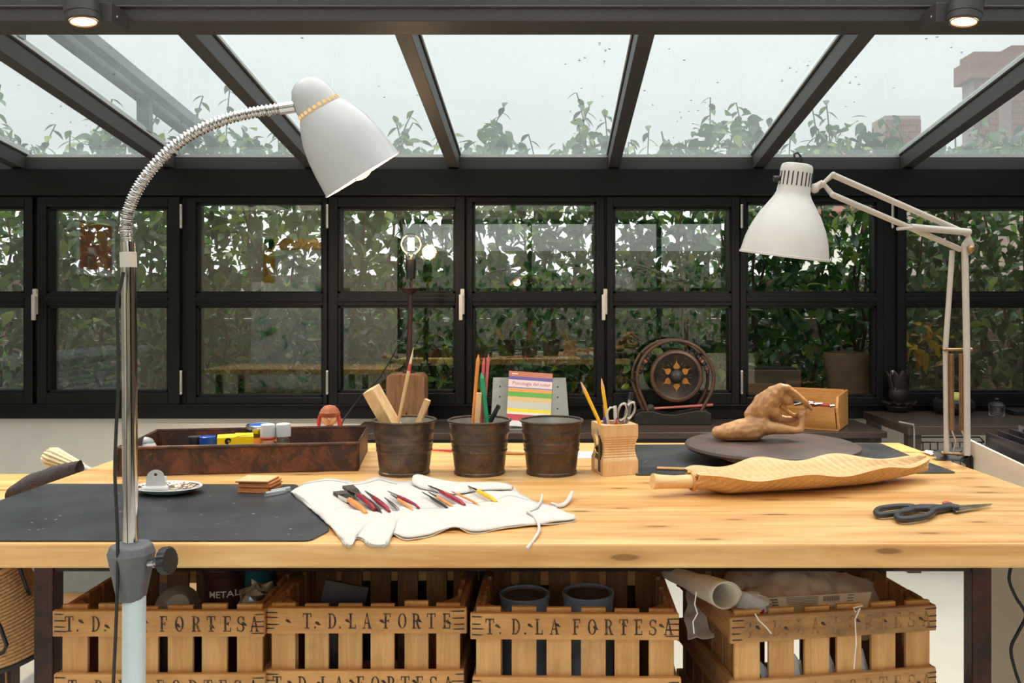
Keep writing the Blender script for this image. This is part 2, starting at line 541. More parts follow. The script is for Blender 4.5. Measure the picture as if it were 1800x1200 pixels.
M['pencilwood'] = plain('bare_cedar', srgb(226, 172, 130), 0.6)
M['graphite'] = plain('graphite', (0.03, 0.03, 0.03), 0.4)
M['cream'] = plain('cream_plastic', srgb(232, 222, 202), 0.45, 0, 0.03)
M['folder'] = plain('dark_smoked_plastic', srgb(48, 44, 54), 0.25, 0, 0.3, 12)
M['lilac'] = glassy('lilac_plastic', (0.62, 0.58, 0.72), 0.12, 0.8, 0.15, (0.55, 0.5, 0.65), 0.12, 0.2)
M['bag'] = glassy('crinkled_cellophane', (0.75, 0.74, 0.74), 0.2, 0.8, 0.1, (0.5, 0.5, 0.52), 0.2, 0.3)
M['warm'] = emit('warm_lamp', (1.0, 0.6, 0.25), 3.0)
M['filament'] = emit('filament', (1.0, 0.62, 0.28), 30.0)
M['spotglow'] = emit('spot_lens', (1.0, 0.74, 0.42), 3.0)
M['face'] = plain('painted_face', srgb(226, 186, 142), 0.6)
M['cap'] = plain('russet_cap', srgb(150, 84, 56), 0.8, 0, 0.2, 60, 0.2)
M['soil'] = plain('dark_soil', (0.03, 0.025, 0.02), 0.95, 0, 0.3)
M['ground'] = plain('paved_ground', srgb(120, 116, 108), 0.9, 0, 0.2, 3)
M['fence'] = wood('fence_boards', srgb(120, 100, 82), srgb(84, 68, 54), 'X', 0.7)
M['brick'] = plain('red_brick', srgb(150, 96, 84), 0.85, 0, 0.15, 20)
M['mortar'] = plain('mortar', srgb(170, 150, 140), 0.9)
M['rooftile'] = plain('roof_tile', srgb(160, 100, 84), 0.8, 0, 0.15)
M['terracotta'] = plain('terracotta', srgb(150, 120, 92), 0.8, 0, 0.15, 12)
M['bark'] = wood('bark', srgb(120, 96, 76), srgb(80, 62, 48), 'Z', 0.8, 3)
M['leaf'] = leafmat('leaf_green', [(0.0, (0.018, 0.065, 0.028)), (0.35, (0.045, 0.13, 0.05)), (0.7, (0.09, 0.21, 0.065)), (0.9, (0.19, 0.31, 0.09)), (1.0, (0.45, 0.55, 0.10))])
M['leaf_y'] = leafmat('leaf_yellow', [(0.0, (0.55, 0.33, 0.02)), (0.6, (0.75, 0.5, 0.03)), (1.0, (0.6, 0.25, 0.03))])
M['galv'] = plain('galvanised_rail', srgb(120, 132, 138), 0.5, 0.3, 0.15, 12)
# ================================================================ THE SETTING
WY = 4.40                                    # plane of the window glass
wx = lambda x: (x - VX) * WY / FPX
wz = lambda y: EYE - (y - VY) * WY / FPX
XL, XR, YB = -4.5, 4.5, -2.6                 # side walls and rear wall
SLOPE = 0.14
EZ = wz(299)                                 # underside of the rafters at the eave
rz_ = lambda y: EZ + SLOPE * (WY - y)        # underside of the rafters at depth y
RY0 = 2.87                                   # where the rafters meet the front beam

ST('floor', MB().bb((XL - .2, YB - .2, -.1), (XR + .2, WY + .1, 0)), M['floor'])
ST('wall_window', MB().bb((XL, WY + .02, 0), (XR, WY + .14, wz(735) - .002)), M['plaster'])
ST('baseboard_window', MB().bb((XL, WY + .0, 0), (XR, WY + .0195, .07)), M['plaster'], .003)
ST('wall_left', MB().bb((XL - .15, YB - .2, 0), (XL, WY + .14, 2.6)), M['grey_plaster'])
ST('wall_right', MB().bb((XR, YB - .2, 0), (XR + .15, WY + .14, 2.6)), M['fence'])
# rear wall with a wide glazed opening
rw = MB()
OX0, OX1, OZ1 = -2.05, 2.35, 2.35
rw.bb((XL, YB - .15, 0), (OX0, YB, 2.6)); rw.bb((OX1, YB - .15, 0), (XR, YB, 2.6)); rw.bb((OX0, YB - .15, OZ1), (OX1, YB, 2.6)); rw.bb((OX0, YB - .15, 0), (OX1, YB, .55))
ST('wall_rear', rw, M['grey_plaster'])
rf = STE('window_11', (0, YB - .08, 0))
g = MB()
for x in [OX0 + .03 + i * (OX1 - OX0 - .06) / 5 for i in range(6)]: g.bb((x - .03, YB - .11, .55), (x + .03, YB - .03, OZ1))
for z in (.58, 1.4, OZ1 - .03): g.bb((OX0, YB - .1, z - .03), (OX1, YB - .04, z + .03))
P('frame', g, M['frame'], rf, True)
for i in range(5):
    x0 = OX0 + .03 + i * (OX1 - OX0 - .06) / 5; x1 = x0 + (OX1 - OX0 - .06) / 5
    for z0, z1 in ((.61, 1.37), (1.43, OZ1 - .06)):
        P('pane', MB().bb((x0 + .03, YB - .072, z0), (x1 - .03, YB - .068, z1)), M['sky_glass'], rf, True)

# eave beam, sill and mullions of the window wall
ST('trim_1', MB().bb((XL, WY - .06, wz(346)), (XR, WY + .14, EZ)), M['frame'], .004)
ST('trim_2', MB().bb((XL, WY - .02, wz(735)), (XR, WY + .14, wz(711))), M['frame'], .004)
ST('trim_3', MB().bb((XL, WY - .05, wz(711.5)), (XR, WY + .12, wz(709))), M['frame'], .001)

units = [(-186, 66, -165, 52, 1), (74, 322, 90, 302, 1), (332, 578, 348, 570, 0), (582, 818, 597, 802, 1), (821, 1062, 831, 1048, 0),
         (1066, 1297, 1077, 1283, 1), (1299, 1549, 1310, 1538, 0), (1572, 1830, 1585, 1812, 1),
         (-440, -192, -425, -205, 0), (1836, 2090, 1850, 2075, 0)]
for i, (a, b, c, d, sash) in enumerate(units):
    w = STE('window_%d' % (i + 1), (wx((a + b) / 2), WY, wz(709)))
    yt, yb = (365, 689) if sash else (356, 697)
    f0, f1 = (WY - .045, WY + .05) if sash else (WY - .03, WY + .05)
    T0, B0 = wz(347), wz(709)
    fr = MB()
    fr.bb((wx(a), f0, B0), (wx(c), f1, T0)); fr.bb((wx(d), f0, B0), (wx(b), f1, T0))
    fr.bb((wx(c), f0, wz(yt)), (wx(d), f1, T0)); fr.bb((wx(c), f0, B0), (wx(d), f1, wz(yb)))
    P('frame', fr, M['frame'], w, True, .003)
    bd = MB()      # slim inner lip around the panes
    lw = .012
    for (y0, y1) in ((yt, 516), (537, yb)):
        z1, z0 = wz(y0), wz(y1)
        bd.bb((wx(c), f0 + .012, z0), (wx(c) + lw, f1, z1)); bd.bb((wx(d) - lw, f0 + .012, z0), (wx(d), f1, z1))
        bd.bb((wx(c), f0 + .012, z1 - lw), (wx(d), f1, z1)); bd.bb((wx(c), f0 + .012, z0), (wx(d), f1, z0 + lw))
    P('glazing_lip', bd, M['frame'], w, True)
    P('muntin', MB().bb((wx(c), f0 + .004, wz(537)), (wx(d), f1, wz(516))).bb((wx(c), f0 - .004, wz(530)), (wx(d), f0 + .01, wz(523))), M['frame'], w, True, .002)
    for (y0, y1) in ((yt, 516), (537, yb)):
        P('pane', MB().bb((wx(c), WY - .003, wz(y1)), (wx(d), WY + .003, wz(y0))), M['window_glass'], w, True)
    hx = {1: 318, 2: 575, 5: 1290, 6: 1304, 7: 1569}.get(i)
    if i in (1, 2, 6, 7):
        for hy in (380, 672):
            P('hinge', MB().tube([px(hx, hy - 18, WY - .052), px(hx, hy + 18, WY - .052)], .0075, 10).ball(px(hx, hy - 19, WY - .052), .008).ball(px(hx, hy + 19, WY - .052), .008), M['alu'], w, True)
    hh = {0: 60, 3: 811, 4: 1062}.get(i)
    if hh:
        h = MB()
        h.box(px(hh + 2, 530, WY - .055), (.02, .02, .13))
        h.tube([px(hh + 2, 519, WY - .06), px(hh + 2, 519, WY - .1)], .008, 10)
        h.box(px(hh - 1, 540, 4.3), (.018, .014, .13))
        P('handle', h, M['ivory'], w, True, .003)
# fillers between the units
fl = MB()
for a, b in ((-600, -440), (-192, -186), (66, 74), (322, 332), (578, 582), (818, 821), (1062, 1066), (1297, 1299), (1549, 1572), (1830, 1836)):
    fl.bb((wx(a) if a > -600 else XL, WY - .02, wz(709)), (wx(b), WY + .05, wz(347)))
fl.bb((wx(2090), WY - .02, wz(709)), (XR, WY + .05, wz(347)))
ST('trim_4', fl, M['frame'], .002)

# roof: front beam, rafters, eave purlins, panes
ST('trim_5', MB().bb((XL, 2.735, rz_(RY0)), (XR, 2.875, rz_(RY0) + .34)).bb((XL, 2.728, rz_(RY0) + .042), (XR, 2.74, rz_(RY0) + .05)), M['roofbar'], .003, 'dark steel beam across the top')
RH = .088
cxs = [(-700 - VX) * WY / FPX + .0] + [(x - VX) * WY / FPX for x in (-470, -220, 38, 300, 549.5, 798.5, 1078, 1331, 1591, 1850, 2110, 2370)]
cxs = [c for c in cxs if XL < c < XR]
up = Vector((0, SLOPE, 1)).normalized()
k = 6
for c in cxs:
    a = Vector((c, RY0, rz_(RY0))); b = Vector((c, WY + .02, rz_(WY + .02)))
    r = STE('trim_%d' % k, a); k += 1
    P('rafter', MB().bar(a + up * RH / 2, b + up * RH / 2, .056, RH), M['roofbar'], r, True, .002)
    P('glazing_bar', MB().bar(a + up * (RH - .006) , b + up * (RH - .006), .074, .008).bar(a + up * (RH + .012), b + up * (RH + .012), .04, .02), M['bead'], r, True)
    P('seal_strip', MB().bar(a + up * (RH - .014), b + up * (RH - .014), .066, .006), M['seal'], r, True)
edges = [XL] + cxs + [XR]
rg = STE('roof_glazing', (0, WY, EZ))
for a, b in zip(edges[:-1], edges[1:]):
    if b - a < .1: continue
    P('purlin', MB().bb((a + .028, WY - .01, EZ), (b - .028, WY + .12, EZ + .066)), M['roofbar'], rg, True, .002)
    P('glazing_bead', MB().bb((a + .028, WY - .006, EZ + .0665), (b - .028, WY + .12, EZ + .08)), M['bead'], rg, True)
    q = [Vector((a + .03, RY0 + .005, rz_(RY0) + RH + .004)), Vector((b - .03, RY0 + .005, rz_(RY0) + RH + .004)), Vector((b - .03, WY + .1, rz_(WY + .1) + RH + .004)), Vector((a + .03, WY + .1, rz_(WY + .1) + RH + .004))]
    P('pane', MB().add(q + [p + Vector((0, 0, .006)) for p in q], [(0, 1, 2, 3), (7, 6, 5, 4), (0, 4, 5, 1), (1, 5, 6, 2), (2, 6, 7, 3), (3, 7, 4, 0)]), M['roof_glass'], rg, True)
# unseen glazing above the camera, invented to let in more sky light
ZC = rz_(RY0) + .34
cl = MB()
cl.bb((XL, YB - .15, ZC), (XR, YB + .12, ZC + .08)); cl.bb((XL, YB + .12, ZC), (XL + .12, 2.735, ZC + .08)); cl.bb((XR - .12, YB + .12, ZC), (XR, 2.735, ZC + .08))
ST('ceiling', cl, M['plaster'])
cb = STE('roof_glazing_added', (0, 0, ZC))
bx_ = [XL + .12 + i * (XR - XL - .24) / 9 for i in range(10)]
for x in bx_: P('rafter', MB().bb((x - .03, YB + .12, ZC), (x + .03, 2.735, ZC + .1)), M['roofbar'], cb, True)
for a, b in zip(bx_[:-1], bx_[1:]):
    P('pane', MB().bb((a + .03, YB + .12, ZC + .07), (b - .03, 2.74, ZC + .076)), M['sky_glass'], cb, True)

# ================================================================ OUTSIDE
ST('ground', MB().bb((-30, -30, -.4), (30, 60, -.1)).bb((-30, WY + .14, -.1), (30, 60, -.02)), M['ground'])
ST('wall_courtyard_added', MB().bb((-9, -7.2, -.1), (9, -7, 2.2)), M['grey_plaster'])  # unseen wall, added to dim the rear window as mirrored in the panes
# board fence behind the climbers
fe = T('garden_fence', 'weathered board fence standing behind the climbing shrubs', 'fence', (0, 6.1, -.02))
for i in range(9):
    P('plank', MB().bb((-5.2, 6.1, .02 + i * .155), (5.2, 6.122, .173 + i * .155)), M['fence'], fe, True, .003)
for i in range(6):
    P('post', MB().bb((-5 + i * 2 - .04, 6.122, -.02), (-5 + i * 2 + .04, 6.2, 1.5)), M['fence'], fe, True)

# one leaf: pointed oval folded along its midrib
def leaf_pts(L, W, fold=0.25, curl=0.25):
    prof = [(0.0, 0.03), (0.14, 0.55), (0.36, 1.0), (0.60, 0.86), (0.82, 0.42), (1.0, 0.0)]
    vs = []; fs = []
    for t, w in prof:
        z = -curl * L * t * t
        vs += [Vector((-w * W / 2, t * L, z + fold * w * W / 2)), Vector((0, t * L, z)), Vector((w * W / 2, t * L, z + fold * w * W / 2))]
    for i in range(len(prof) - 1):
        a = i * 3; b = a + 3
        fs += [(a, a + 1, b + 1, b), (a + 1, a + 2, b + 2, b + 1)]
    return vs, fs

LV, LF = leaf_pts(1.0, 0.52)
leaf_me = MB().add(LV, LF, True).mesh('leaf', M['leaf'])
leaf_me_y = MB().add(LV, LF, True).mesh('leaf_yellow', M['leaf_y'])
TOPS = [(-700, 230), (-400, 200), (-200, 250), (-60, 190), (0, 200), (60, 240), (110, 262), (170, 195), (250, 235), (300, 205), (380, 195), (440, 205), (490, 250), (560, 250), (650, 262), (720, 225),
        (780, 265), (860, 190), (920, 245), (950, 285), (980, 232), (1030, 195), (1070, 232), (1120, 288), (1180, 222), (1240, 205), (1320, 178), (1350, 232), (1400, 262),
        (1440, 212), (1500, 192), (1560, 222), (1620, 240), (1700, 225), (1800, 205), (2000, 220), (2600, 200)]

def top_z(X, d):
    p = VX + X * FPX / d
    for (a, ya), (b, yb) in zip(TOPS[:-1], TOPS[1:]):
        if a <= p <= b:
            y = ya + (yb - ya) * (p - a) / (b - a)
            return EYE - (y - VY) * d / FPX
    return 2.1

def leaf_rot(rnd):
    az = rnd.uniform(0, 2 * PI); droop = rnd.uniform(-1.2, 0.35); roll = rnd.uniform(-.8, .8)
    return Euler((0, 0, az)).to_matrix() @ Euler((droop, 0, 0)).to_matrix() @ Euler((0, roll, 0)).to_matrix()

rnd = random.Random(11)
shrub_x = [-3.3, -2.45, -1.6, -.75, .1, .95, 1.8, 2.65, 3.4]
shrub_lab = ['leafy climbing shrub outside, farthest along at the gooseneck lamp end of the windows',
             'leafy green climber outside behind the chrome lamp pole',
             'leafy green climber outside the window beside the rusty tray',
             'leafy green climber outside behind the filament bulb lamp',
             'leafy green climber outside behind the colour book and its metal stand',
             'leafy green climber outside behind the small gong',
             'leafy green climber outside behind the hinged-arm lamp shade',
             'leafy green climber outside behind the upright arms of the clamp lamp',
             'leafy climbing shrub outside, at the far end beyond the clamp lamp']
for si, sx in enumerate(shrub_x):
    sh = T('climbing_shrub', shrub_lab[si], 'shrub', (sx, 5.1, -.02), group='climbing shrubs outside the windows')
    st = MB()
    for s_ in range(9):
        bx0 = sx + rnd.uniform(-.3, .3); by0 = rnd.uniform(4.9, 5.5); pts = []
        x_, y_ = bx0, by0
        tz = top_z(bx0, by0) - rnd.uniform(.05, .3)
        for t in range(9):
            pts.append((x_, y_, -.02 + (tz + .02) * t / 8)); x_ += rnd.uniform(-.08, .08); y_ += rnd.uniform(-.05, .05); y_ = min(max(y_, 4.75), 5.7)
        st.tube(pts, [.014 - .0011 * t for t in range(9)], 6)
    P('stem', st, M['bark'], sh, True)
    fo = MB(); singles = []
    n = 2900
    for i in range(n):
        d = 4.72 + 1.0 * rnd.random() ** 1.3
        X = sx + rnd.uniform(-.46, .46)
        tz = top_z(X, d)
        u = rnd.random()
        z = .45 + (tz - .45) * u
        if z > tz - .02 - .1 * rnd.random(): continue
        # clumpy gaps
        if noise.noise(Vector((X * 7.1, d * 3.1, z * 7.1))) < -.36 and z > .9: continue
        L = rnd.uniform(.065, .115)
        R = leaf_rot(rnd)
        if d < 4.80 and len(singles) < 34 and i % 4 == 0:
            singles.append((Vector((X, d, z)), R, L)); continue
        fo.add([Vector((X, d, z)) + R @ (p * L) for p in LV], LF, True)
    # sprigs reaching above the mass
    for s_ in range(5):
        X = sx + rnd.uniform(-.42, .42); d = rnd.uniform(4.85, 5.2); zt = top_z(X, d)
        p0 = Vector((X, d, zt - .25)); lean = Vector((rnd.uniform(-.12, .12), 0, 0)); hgt = rnd.uniform(.26, .42)
        for t in range(11):
            u = t / 10
            p = p0 + lean * u * u + Vector((0, 0, hgt * u))
            R = Euler((0, 0, t * 2.4 + s_)).to_matrix() @ Euler((-.7 + .3 * u, 0, 0)).to_matrix()
            fo.add([p + R @ (q * (.11 - .035 * u)) for q in LV], LF, True)
        fo.tube([p0 + lean * (u / 5) ** 2 + Vector((0, 0, hgt * u / 5)) for u in range(6)], .004, 5)
    P('foliage', fo, M['leaf'], sh, True, kind='stuff')
    for p, R, L in singles:
        share('leaf', leaf_me, sh, p - sh.location, R.to_euler(), (L * 1.1,) * 3)
# hedge across the courtyard behind the photographer, mirrored in the panes
hg = T('courtyard_hedge', 'green hedge across the courtyard behind the rear windows', 'hedge', (0, -5.2, -.1))
fo = MB()
for i in range(2600):
    p = Vector((rnd.uniform(-4.6, 4.6), -5.2 + rnd.uniform(-.35, .35), rnd.uniform(-.1, 1.9 + .35 * noise.noise(Vector((i * .37, 0, 0))))))
    R = leaf_rot(rnd); L = rnd.uniform(.12, .2)
    fo.add([p + R @ (q * L) for q in LV], LF, True)
P('foliage', fo, M['leaf'], hg, True, kind='stuff')
P('stem', MB().tube([(0, -5.2, -.1), (.05, -5.2, .8), (0, -5.2, 1.5)], [.05, .04, .02], 8), M['bark'], hg, True)
# yellowing shrub
ys = T('yellow_leaved_shrub', 'small shrub with yellowing leaves outside beside the clamp lamp', 'shrub', (wx(1625) * 1.06, 4.66, -.02))
b = MB()
for i in range(4):
    b.tube([(wx(1625) * 1.06, 4.66, -.02), (wx(1610 + 20 * i) * 1.06, 4.66, .5), (wx(1590 + 25 * i) * 1.06, 4.66, 1.05)], [.012, .009, .004], 6)
P('stem', b, M['bark'], ys, True)
for i in range(34):
    x = rnd.uniform(1570, 1668); y = rnd.uniform(565, 640)
    p = px(x, y, rnd.uniform(4.56, 4.72))
    share('leaf', leaf_me_y, ys, p - ys.location, leaf_rot(rnd).to_euler(), (rnd.uniform(.08, .12),) * 3)
# planters outside
pl = T('wooden_planter', 'dark wooden planter box outside, low behind the glass past the gong', 'planter', (wx(1350) * 1.05, 4.68, -.02))
P('box', MB().bb((wx(1290) * 1.05, 4.58, -.02), (wx(1405) * 1.05, 4.8, wz(655))), M['fence'], pl, True, .005)
P('soil', MB().bb((wx(1296) * 1.05, 4.6, wz(655)), (wx(1400) * 1.05, 4.78, wz(655) + .01)), M['soil'], pl, True)
tp = T('plant_pot', 'tall tapered clay pot outside behind the open wooden box', 'pot', (wx(1492) * 1.06, 4.68, -.02))
P('body', MB().lathe([(0, 0), (.07, 0), (.085, .3), (.115, .85), (.13, .93), (.13, .96), (.115, .96), (.1, .9), (0, .9)], 24), M['terracotta'], tp)
P('soil', MB().lathe([(.1, .9), (.1, .93), (0, .935)], 20), M['soil'], tp)

# neighbouring chimneys and roof
def chimney(x0, x1, y0, y1, d, lab, cap):
    a = px(x0, y1, d); b = px(x1, y0, d)
    w = b.x - a.x
    t = T('brick_chimney', lab, 'chimney', ((a.x + b.x) / 2, d, 0), group='brick chimneys behind the roof glass')
    P('shaft', MB().bb((a.x, d, 0), (b.x, d + w, b.z)), M['mortar'], t, True)
    bw, bh = .24, .085
    bm_ = MB().bb((0, 0, 0), (bw, .02, bh)).mesh('brick', M['brick'])
    z = max(a.z, b.z - 1.5); r = 0
    while z < b.z - bh:
        x = a.x + (-.12 if r % 2 else 0)
        while x < b.x - .02:
            x0_ = max(x, a.x); x1_ = min(x + bw - .014, b.x)
            if x1_ - x0_ > .03:
                share('brick', bm_, t, Vector((x0_, d - .02, z)) - t.location, (0, 0, 0), ((x1_ - x0_) / bw, 1, 1))
            x += bw
        z += bh + .014; r += 1
    if cap:
        P('cap', MB().bb((a.x - .1, d - .12, b.z - .42), (b.x + .1, d + w + .1, b.z - .1)).bb((a.x - .03, d - .05, b.z - .1), (b.x + .03, d + w + .03, b.z + .03)), M['brick'], t, True, .01)
chimney(1712, 1755, 95, 240, 14, 'tall brick chimney with stepped cap seen through the roof glass', True)
chimney(1778, 1830, 84, 240, 14.5, 'brick chimney at the frame edge beside the stepped one', True)
chimney(1556, 1618, 203, 300, 13, 'low wide brick stack showing above the shrub tops', False)
hs = T('neighbour_house', 'neighbouring house with tiled roof beyond the shrubs', 'house', (9, 17, 0))
P('wall', MB().bb((6.2, 16, 0), (16, 22, 3.2)), M['plaster'], hs, True)
P('roof', MB().add([(5.9, 15.6, 3.1), (16.3, 15.6, 3.1), (16.3, 19, 4.6), (5.9, 19, 4.6), (16.3, 22.4, 3.1), (5.9, 22.4, 3.1)], [(0, 1, 2, 3), (3, 2, 4, 5), (0, 3, 5), (1, 4, 2), (0, 5, 4, 1)]), M['rooftile'], hs, True)
for i in range(3): P('window', MB().bb((7 + i * 2.4, 15.96, 1.2), (8 + i * 2.4, 16.02, 2.4)), M['seal'], hs, True)
# galvanised rail lying over the roof glass, on brackets
aw = T('awning_rail', 'double galvanised rail running above the roof glass', 'rail', (-1.97, WY, EZ))
for dx, w_ in ((-.045, .06), (.05, .055)):
    a = Vector((-1.99 + dx, 3.0, rz_(3.0) + .30)); b_ = Vector((-1.95 + dx, 4.75, rz_(4.75) + .30))
    P('rail', MB().bar(a, b_, w_, .05), M['galv'], aw, True, .004)
P('bracket', MB().bb((-1.99, 4.1, rz_(4.1) + RH + .01), (-1.93, 4.14, rz_(4.1) + .28)), M['galv'], aw, True)
P('bracket', MB().bb((-1.99, 3.1, rz_(3.1) + RH + .01), (-1.93, 3.14, rz_(3.1) + .28)), M['galv'], aw, True)

# ================================================================ BACK OF THE ROOM (seen mirrored in the panes)
def artmat(name, stops, sc, dist):
    q = N(name); v = q.coords((1, 1, 1), False)
    q.base(q.ramp(q.noise(v, sc, 4, 0.6, dist), stops)).pr(0.6); return q.m
def picture(name, lab, x0, x1, z0, z1, y, fw, fm, am):
    t = T(name, lab, 'picture', ((x0 + x1) / 2, y, z0))
    f = MB().bb((x0, y, z0), (x0 + fw, y + .04, z1)).bb((x1 - fw, y, z0), (x1, y + .04, z1)).bb((x0, y, z0), (x1, y + .04, z0 + fw)).bb((x0, y, z1 - fw), (x1, y + .04, z1))
    P('frame', f, fm, t, True, .006)
    P('canvas', MB().bb((x0 + fw, y, z0 + fw), (x1 - fw, y + .015, z1 - fw)), am, t, True)
picture('framed_picture', 'gold-framed drawing on the rear wall, mirrored in the panes', -3.82, -2.87, .87, 2.08, YB + .002, .14, M['gold'], artmat('pencil_drawing', [(0.3, srgb(120, 120, 116)), (0.5, srgb(200, 200, 196)), (0.7, srgb(226, 224, 218))], 3.0, 1.0))
lc = T('leaning_canvas', 'abstract green and brown canvas on a low easel by the rear wall', 'painting', (-3.1, -1.75, 0))
ac = artmat('abstract_paint', [(0.0, srgb(206, 206, 200)), (0.52, srgb(200, 200, 194)), (0.58, srgb(60, 140, 110)), (0.66, srgb(130, 84, 40)), (0.72, srgb(40, 110, 90))], 2.2, 1.6)
P('canvas', MB().box((-3.1, -1.75, .80), (1.2, .03, 1.3), (-.12, .06, 0)), ac, lc, True)
P('easel', MB().bb((-3.7, -1.85, 0), (-2.5, -1.6, .15)), M['fence'], lc, True)
pc = T('red_picture', 'small red picture hung on the side wall', 'picture', (XL, .3, 1.5))
P('canvas', MB().bb((XL + .002, .1, 1.55), (XL + .025, .7, 2.0)), artmat('red_paint', [(0.35, srgb(200, 60, 70)), (0.5, srgb(210, 90, 60)), (0.65, srgb(120, 50, 90))], 6, 1), pc, True)
P('frame', MB().bb((XL + .002, .04, 1.49), (XL + .03, .1, 2.06)).bb((XL + .002, .7, 1.49), (XL + .03, .76, 2.06)).bb((XL + .002, .1, 1.49), (XL + .03, .7, 1.55)).bb((XL + .002, .1, 2.0), (XL + .03, .7, 2.06)), M['paper'], pc, True)
rc = T('louvred_cabinet', 'white louvred radiator cabinet along the side wall', 'cabinet', (XL + .3, 1.2, 0))
P('body', MB().bb((XL + .01, .2, 0), (XL + .36, 2.6, .74)), M['white'], rc, True)
P('top', MB().bb((XL + .01, .17, .74), (XL + .42, 2.63, .79)), M['white'], rc, True, .004)
for i in range(12): P('slat', MB().box((XL + .37, 1.4, .14 + i * .048), (.012, 2.2, .03), (0, .5, 0)), M['white'], rc, True)

bc = T('added_bookcase', 'tall dark shelving added unseen to darken the mirrored rear wall', 'added_bookcase', (3.45, YB + .2, 0))  # unseen shelving, added to break up the bright mirrored wall
for x in (2.5, 4.4): P('side', MB().bb((x - .02, YB + .005, 0), (x + .02, YB + .35, 2.3)), M['ebony'], bc, True)
for i in range(6): P('shelf', MB().bb((2.52, YB + .005, .05 + i * .44), (4.38, YB + .34, .08 + i * .44)), M['ebony'], bc, True)
P('back', MB().bb((2.52, YB + .003, .08), (4.38, YB + .012, 2.28)), M['ebony'], bc, True)
# unseen track spots, added to brighten the mirrored rear wall
for i, (x, lab) in enumerate(((-3.4, 'added unseen spotlight over the gold-framed drawing'), (-1.2, 'added unseen spotlight over the rear windows near the drawing'))):
    t = T('added_spotlight', lab, 'spotlight', (x, -.9, ZC - .0), group='added spotlights over the rear wall')
    aim = (Vector((x, YB, 1.3)) - Vector((x, -.9, ZC - .1))).normalized()
    e1, e2 = frame_of(aim); ma = Matrix.Translation((0, 0, -.1)) @ Matrix((e1, e2, aim)).transposed().to_4x4()
    P('body', MB().lathe([(0, -.12), (.04, -.12), (.045, -.1), (.05, 0), (.046, 0), (.04, -.02)], 24, ma), M['roofbar'], t)
    P('lens', MB().lathe([(0, -.019), (.042, -.019)], 24, ma), M['spotglow'], t)
    P('mount', MB().tube([(0, 0, -.001), (0, 0, -.08)], .012, 10), M['roofbar'], t)
    l = bpy.data.lights.new('added_spot_beam', 'SPOT'); l.energy = 90; l.color = (1, .88, .72); l.spot_size = 2.0; l.spot_blend = .8; l.shadow_soft_size = .05
    o = bpy.data.objects.new('added_spot_beam', l); C.objects.link(o); o.parent = t; o.location = Vector((0, 0, -.1)) + aim * .01; o.rotation_euler = aim.to_track_quat('-Z', 'Y').to_euler()
# ================================================================ WORK TABLE
TZ = 0.80; TY0, TY1 = 1.432, 2.48; TX0 = -1.13
txr = lambda y: 1.012 + (2.47 - y) * 0.047          # the far end is cut very slightly askew
wt = T('work_table', 'long pine work table with thick top and rusted steel legs', 'table', (0, 1.95, 0))
seams = [TY0, 1.63, 1.836, 2.045, 2.26, TY1]
for i, (a, b) in enumerate(zip(seams[:-1], seams[1:])):
    g = .0014
    a_, b_ = a + (g if i else 0), b - g
    mb = MB().add([(TX0, a_, TZ - .042), (txr(a_), a_, TZ - .042), (txr(b_), b_, TZ - .042), (TX0, b_, TZ - .042), (TX0, a_, TZ), (txr(a_), a_, TZ), (txr(b_), b_, TZ), (TX0, b_, TZ)],
                 [(3, 2, 1, 0), (4, 5, 6, 7), (0, 1, 5, 4), (1, 2, 6, 5), (2, 3, 7, 6), (3, 0, 4, 7)])
    P('plank', mb, M['bench_x'], wt, True, .004 if i == 0 else .002, 2)
LY0, LY1 = 1.752, 2.30
for lx in (-1.042, .886):
    for ly in (LY0, LY1):
        P('leg', MB().bb((lx - .02, ly, 0), (lx + .02, ly + .04, TZ - .042)), M['leg'], wt, True, .003)
P('apron', MB().bb((-1.022, LY0 + .005, .6515), (.866, LY0 + .035, TZ - .042)), M['leg'], wt, True, .002)
P('apron', MB().bb((-1.022, LY1 + .005, .72), (.866, LY1 + .035, TZ - .042)), M['leg'], wt, True, .002)
for lx in (-1.042, .886): P('apron', MB().bb((lx - .015, LY0 + .04, .70), (lx + .015, LY1, TZ - .042)), M['leg'], wt, True, .002)
CZ0 = .335
sh_ = T('lower_shelf', 'low board shelf under the work table carrying the crates', 'shelf', (0, 1.75, 0))
P('board', MB().bb((-1.015, 1.56, CZ0 - .03), (.86, 1.985, CZ0)), M['crate_x'], sh_, True)
for lx in (-.9, 0, .70): P('support', MB().bb((lx - .03, 1.62, 0), (lx + .03, 1.97, CZ0 - .03)), M['crate_z'], sh_, True)

